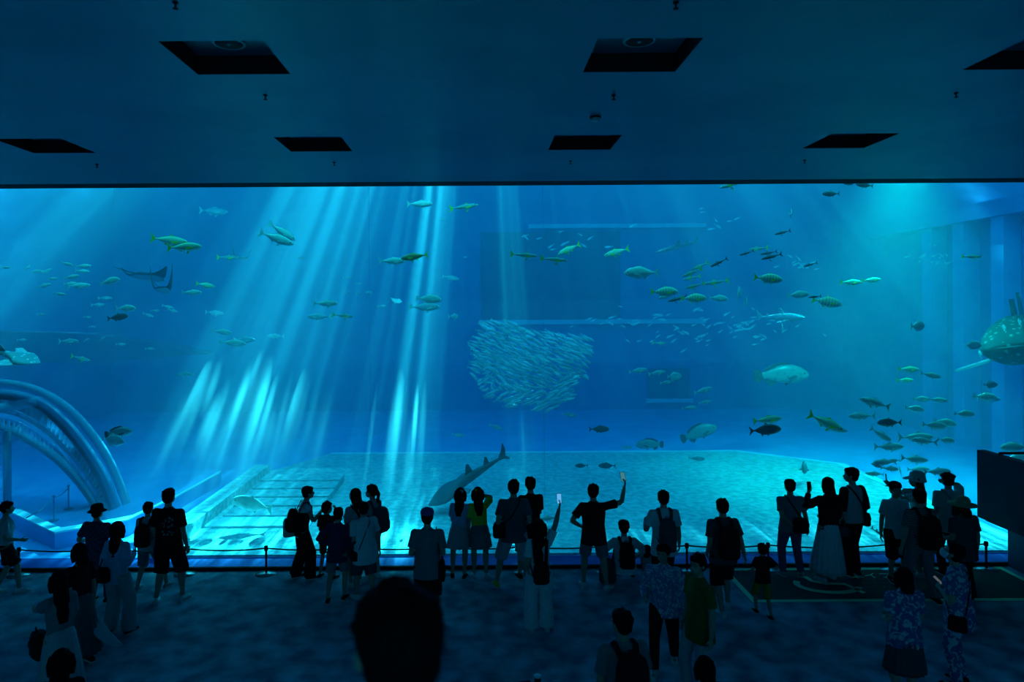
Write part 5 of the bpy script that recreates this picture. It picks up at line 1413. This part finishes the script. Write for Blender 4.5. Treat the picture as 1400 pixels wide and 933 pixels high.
# wheelchair space on the carpet
mk = empty('floor_marking', (4.25, 10.6, 0)); tag(mk, 'green-bordered wheelchair space printed on the carpet at the right, symbol and characters inside', 'floor marking')
o0 = Vector((4.25, 10.6, 0))
M_mark = mat('mark_green', (.35, .85, .50), .8, (.38, .9, .55), scale=12)
M_pad = mat('pad_green', (.03, .06, .055), .95, (.045, .08, .07), scale=30)
MB().box((-.05, -.05, .001), (4.85, 1.32, .004)).build('pad', M_pad, mk)
mb = MB(); w_ = .045
mb.box((-w_, -w_, .004), (4.8 + w_, w_, .007)); mb.box((-w_, 1.27 - w_, .004), (4.8 + w_, 1.27 + w_, .007)); mb.box((-w_, w_, .004), (w_, 1.27 - w_, .007)); mb.box((4.8 - w_, w_, .004), (4.8 + w_, 1.27 - w_, .007))
mb.build('border', M_mark, mk)
def strip(name, pxs, wid, par):
    pts = [PF(x, y) - o0 for x, y in pxs]; mb = MB(); L_, R_ = [], []
    n = len(pts)
    for i, p_ in enumerate(pts):
        t = (pts[min(i + 1, n - 1)] - pts[max(i - 1, 0)]).normalized(); nn = Vector((-t.y, t.x, 0)) * wid / 2
        L_.append(p_ + nn + Vector((0, 0, .0055))); R_.append(p_ - nn + Vector((0, 0, .0055)))
    mb.slab(L_ + R_[::-1], (0, 0, 1), .003)
    return mb.build(name, M_mark, par)
c = PF(1131, 800)
arc = []
for i in range(22):
    a = R(150 + 190 * i / 21); arc.append((c.x + .50 * math.cos(a), c.y - .02 + .33 * math.sin(a)))
L_, R_ = [], []
for i in range(22):
    a = R(150 + 190 * i / 21)
    L_.append(Vector((c.x + .54 * math.cos(a), c.y + .36 * math.sin(a), .0055)) - o0); R_.append(Vector((c.x + .44 * math.cos(a), c.y + .25 * math.sin(a), .0055)) - o0)
MB().slab(L_ + R_[::-1], (0, 0, 1), .003).build('wheel_arc', M_mark, mk)
strip('seated_figure', [(1100, 789), (1110, 795), (1128, 798.5), (1154, 799), (1168, 805), (1181, 811.5)], .085, mk)
fc = bpy.data.curves.new('lettering', 'FONT'); fc.body = '車イス'; fc.size = .27; fc.extrude = .0015; fc.space_character = 1.0
fc.materials.append(M_mark)
fo = bpy.data.objects.new('lettering', fc); COL.objects.link(fo); fo.parent = mk
c = PF(1162, 791); fo.location = (c.x - o0.x, c.y - o0.y, .006); fo.scale = (1, .95, 1)
mb = MB(); rr = random.Random(3)
M_fine = mat('mark_faded', (.07, .15, .12), .9)
for k, y in enumerate((793, 798, 803.5, 810)):
    x = 1178 + (20 if k == 3 else 0)
    while x < 1232:
        a = PF(x, y) - o0; wd = rr.uniform(.035, .06)
        mb.box((a.x, a.y, .0045), (a.x + wd, a.y + .012, .006)); mb.box((a.x + wd * .3, a.y - .03, .0045), (a.x + wd * .5, a.y + .03, .006))
        x += rr.uniform(5, 6.5)
mb.build('fine_print', M_fine, mk)

# parapet and raised deck at the right
struct(MB().box((9.25, 3.0, 0), (9.4, TY0 - .04, .9)).build('wall_parapet_base', mat('parapet_base', (.07, .12, .2), .5)))
struct(MB().box((9.4, 3.0, .78), (HX1, TY0 - .04, .88)).build('floor_deck', M_dark))
struct(MB().box((8.72, 3.0, .87), (8.86, TY0 - .04, 2.045)).build('wall_parapet', mat('parapet_panel', (.018, .03, .07), .7, (.02, .035, .075), scale=3)))
struct(MB().box((8.86, 3.0, .80), (9.4, TY0 - .04, .87)).build('trim_6', M_dark))
e_ = empty('handrail', (8.8, 11.55, 2.07)); tag(e_, 'thin dark handrail running right from the parapet top', 'handrail')
MB().tube([Vector((0, 0, 0)), Vector((7.1, 0, 0))], .022, 10).build('rail', M_black, e_)
for i in range(4): MB().tube([Vector((1.2 + 1.9 * i, 0, 0)), Vector((1.2 + 1.9 * i, 0, -1.19))], .018, 8).build('post', M_black, e_)

# ceiling fittings
M_disc = mat('speaker_grille', (.035, .06, .065), .6)
M_ring = mat('pale_ring', (.40, .62, .66), .35)
rings_ = [('at the upper left', 0, 313, 60), ('at the upper centre right', 1, 874, 57), ('second from the left in the far row', 2, 432, 189), ('third from the left in the far row', 3, 796, 187)]
for nm, i, x, y in rings_:
    zc = CEIL + .18
    d = P(x, y, 1.0) - Vector((0, 0, CZ)); t = (zc - CZ) / d.z
    c = Vector((d.x * t, d.y * t, zc))
    c.y = {0: 6.12, 1: 6.12, 2: 9.3, 3: 9.3}[i]
    c.x = P(x, y, c.y).x
    e_ = empty('ceiling_speaker', c); tag(e_, 'round ceiling speaker in the square recess ' + nm, 'ceiling speaker', 'ceiling speakers')
    MB().lathe([(.001, 0), (.12, 0), (.12, -.018), (.001, -.022)], seg=28).build('grille', M_disc, e_)
    MB().rings([[Vector((r_ * math.cos(a), r_ * math.sin(a), z)) for a in [2 * math.pi * k / 32 for k in range(32)]] for r_, z in ((.122, 0), (.148, 0), (.146, -.016), (.124, -.020), (.122, 0))], cap=False).build('ring', M_ring, e_)
    MB().lathe([(.001, -.02), (.02, -.02), (.015, -.03), (.001, -.032)], seg=12).build('centre_cap', M_ring, e_)
for i, (x, y, nm) in enumerate(((240, 3, 'at the very top left'), (363, 130, 'below the upper left recess'), (133, 225, 'below the leftmost far recess'), (457, 222, 'below the second far recess'), (924, 3, 'at the very top right of centre'),
                              (839, 130, 'below the upper right-of-centre recess'), (780, 220, 'below the third far recess'), (1100, 219, 'below the fourth far recess'), (1307, 127, 'below the recess at the right edge'))):
    d = P(x, y, 1.0) - Vector((0, 0, CZ)); t = (CEIL - CZ) / d.z; c = Vector((d.x * t, d.y * t, CEIL))
    e_ = empty('sprinkler', c); tag(e_, 'small dark sprinkler head on the ceiling ' + nm, 'sprinkler', 'ceiling sprinklers')
    MB().lathe([(.001, 0), (.022, 0), (.022, -.008), (.008, -.012), (.006, -.045), (.001, -.045)], seg=12).build('stem', M_black, e_)
    MB().lathe([(.001, -.045), (.020, -.046), (.020, -.050), (.001, -.052)], seg=12).build('deflector', M_black, e_)
d = P(814, 160, 1.0) - Vector((0, 0, CZ)); t = (CEIL - CZ) / d.z
e_ = empty('smoke_detector', Vector((d.x * t, d.y * t, CEIL))); tag(e_, 'round smoke detector with a pale rim on the ceiling above the third far recess', 'smoke detector')
MB().lathe([(.001, 0), (.065, 0), (.065, -.015), (.001, -.015)], seg=24).build('base', M_black, e_)
MB().lathe([(.001, -.015), (.052, -.015), (.045, -.045), (.02, -.055), (.001, -.055)], seg=24).build('sensor', M_ring, e_)

# tall queue post near the bottom edge with its belt
c = P(735, 923, 6.65); zt_ = c.z
e_ = empty('queue_post', (c.x, c.y, 0)); tag(e_, 'tall black queue post with a pale cap at the bottom edge', 'queue post')
MB().lathe([(.001, 0), (.17, 0), (.17, .015), (.03, .03), (.001, .03)], seg=24).build('foot', M_black, e_)
MB().lathe([(.001, .03), (.032, .03), (.032, zt_ - .02), (.001, zt_ - .02)], seg=16).build('post', M_black, e_)
MB().lathe([(.001, zt_ - .02), (.036, zt_ - .02), (.036, zt_ - .003), (.03, zt_), (.001, zt_)], seg=20).build('cap', mat('pale_cap', (.55, .75, .8), .3), e_)
a = Vector((0, 0, 0)); b = Vector((-1.3, -.35, 0))
mb = MB(); mb.box((0, -.002, 0), (1.35, .002, .05)); o = mb.build('barrier_belt', F['navy']); o.location = (c.x - 1.38, c.y - .36, zt_ - .09); o.rotation_euler = (0, 0, math.atan2(.36, 1.38))
tag(o, 'dark blue belt running left from the tall queue post', 'belt')

# raised step where the nearest visitor stands
struct(MB().box((-3.0, YB, 2.25), (3.0, 2.0, 2.44)).build('floor_mezzanine', M_dark))
for x in (-2.9, 2.7): struct(MB().box((x, 1.7, 0), (x + .2, 1.9, 2.25)).build('pillar_mezzanine', M_dark))
zf = 2.44
hx = P(547, 860, 1.32)
p = person('very near out-of-focus back of a dark-haired head at the bottom centre', None, None, 1.605, 22, ('black', 'tee'), ('black', 'pants'), 'shoeblack', 'short', loc=(hx.x, 1.32, zf), wide=1.05, hyaw=0, group='visitors on the raised step')
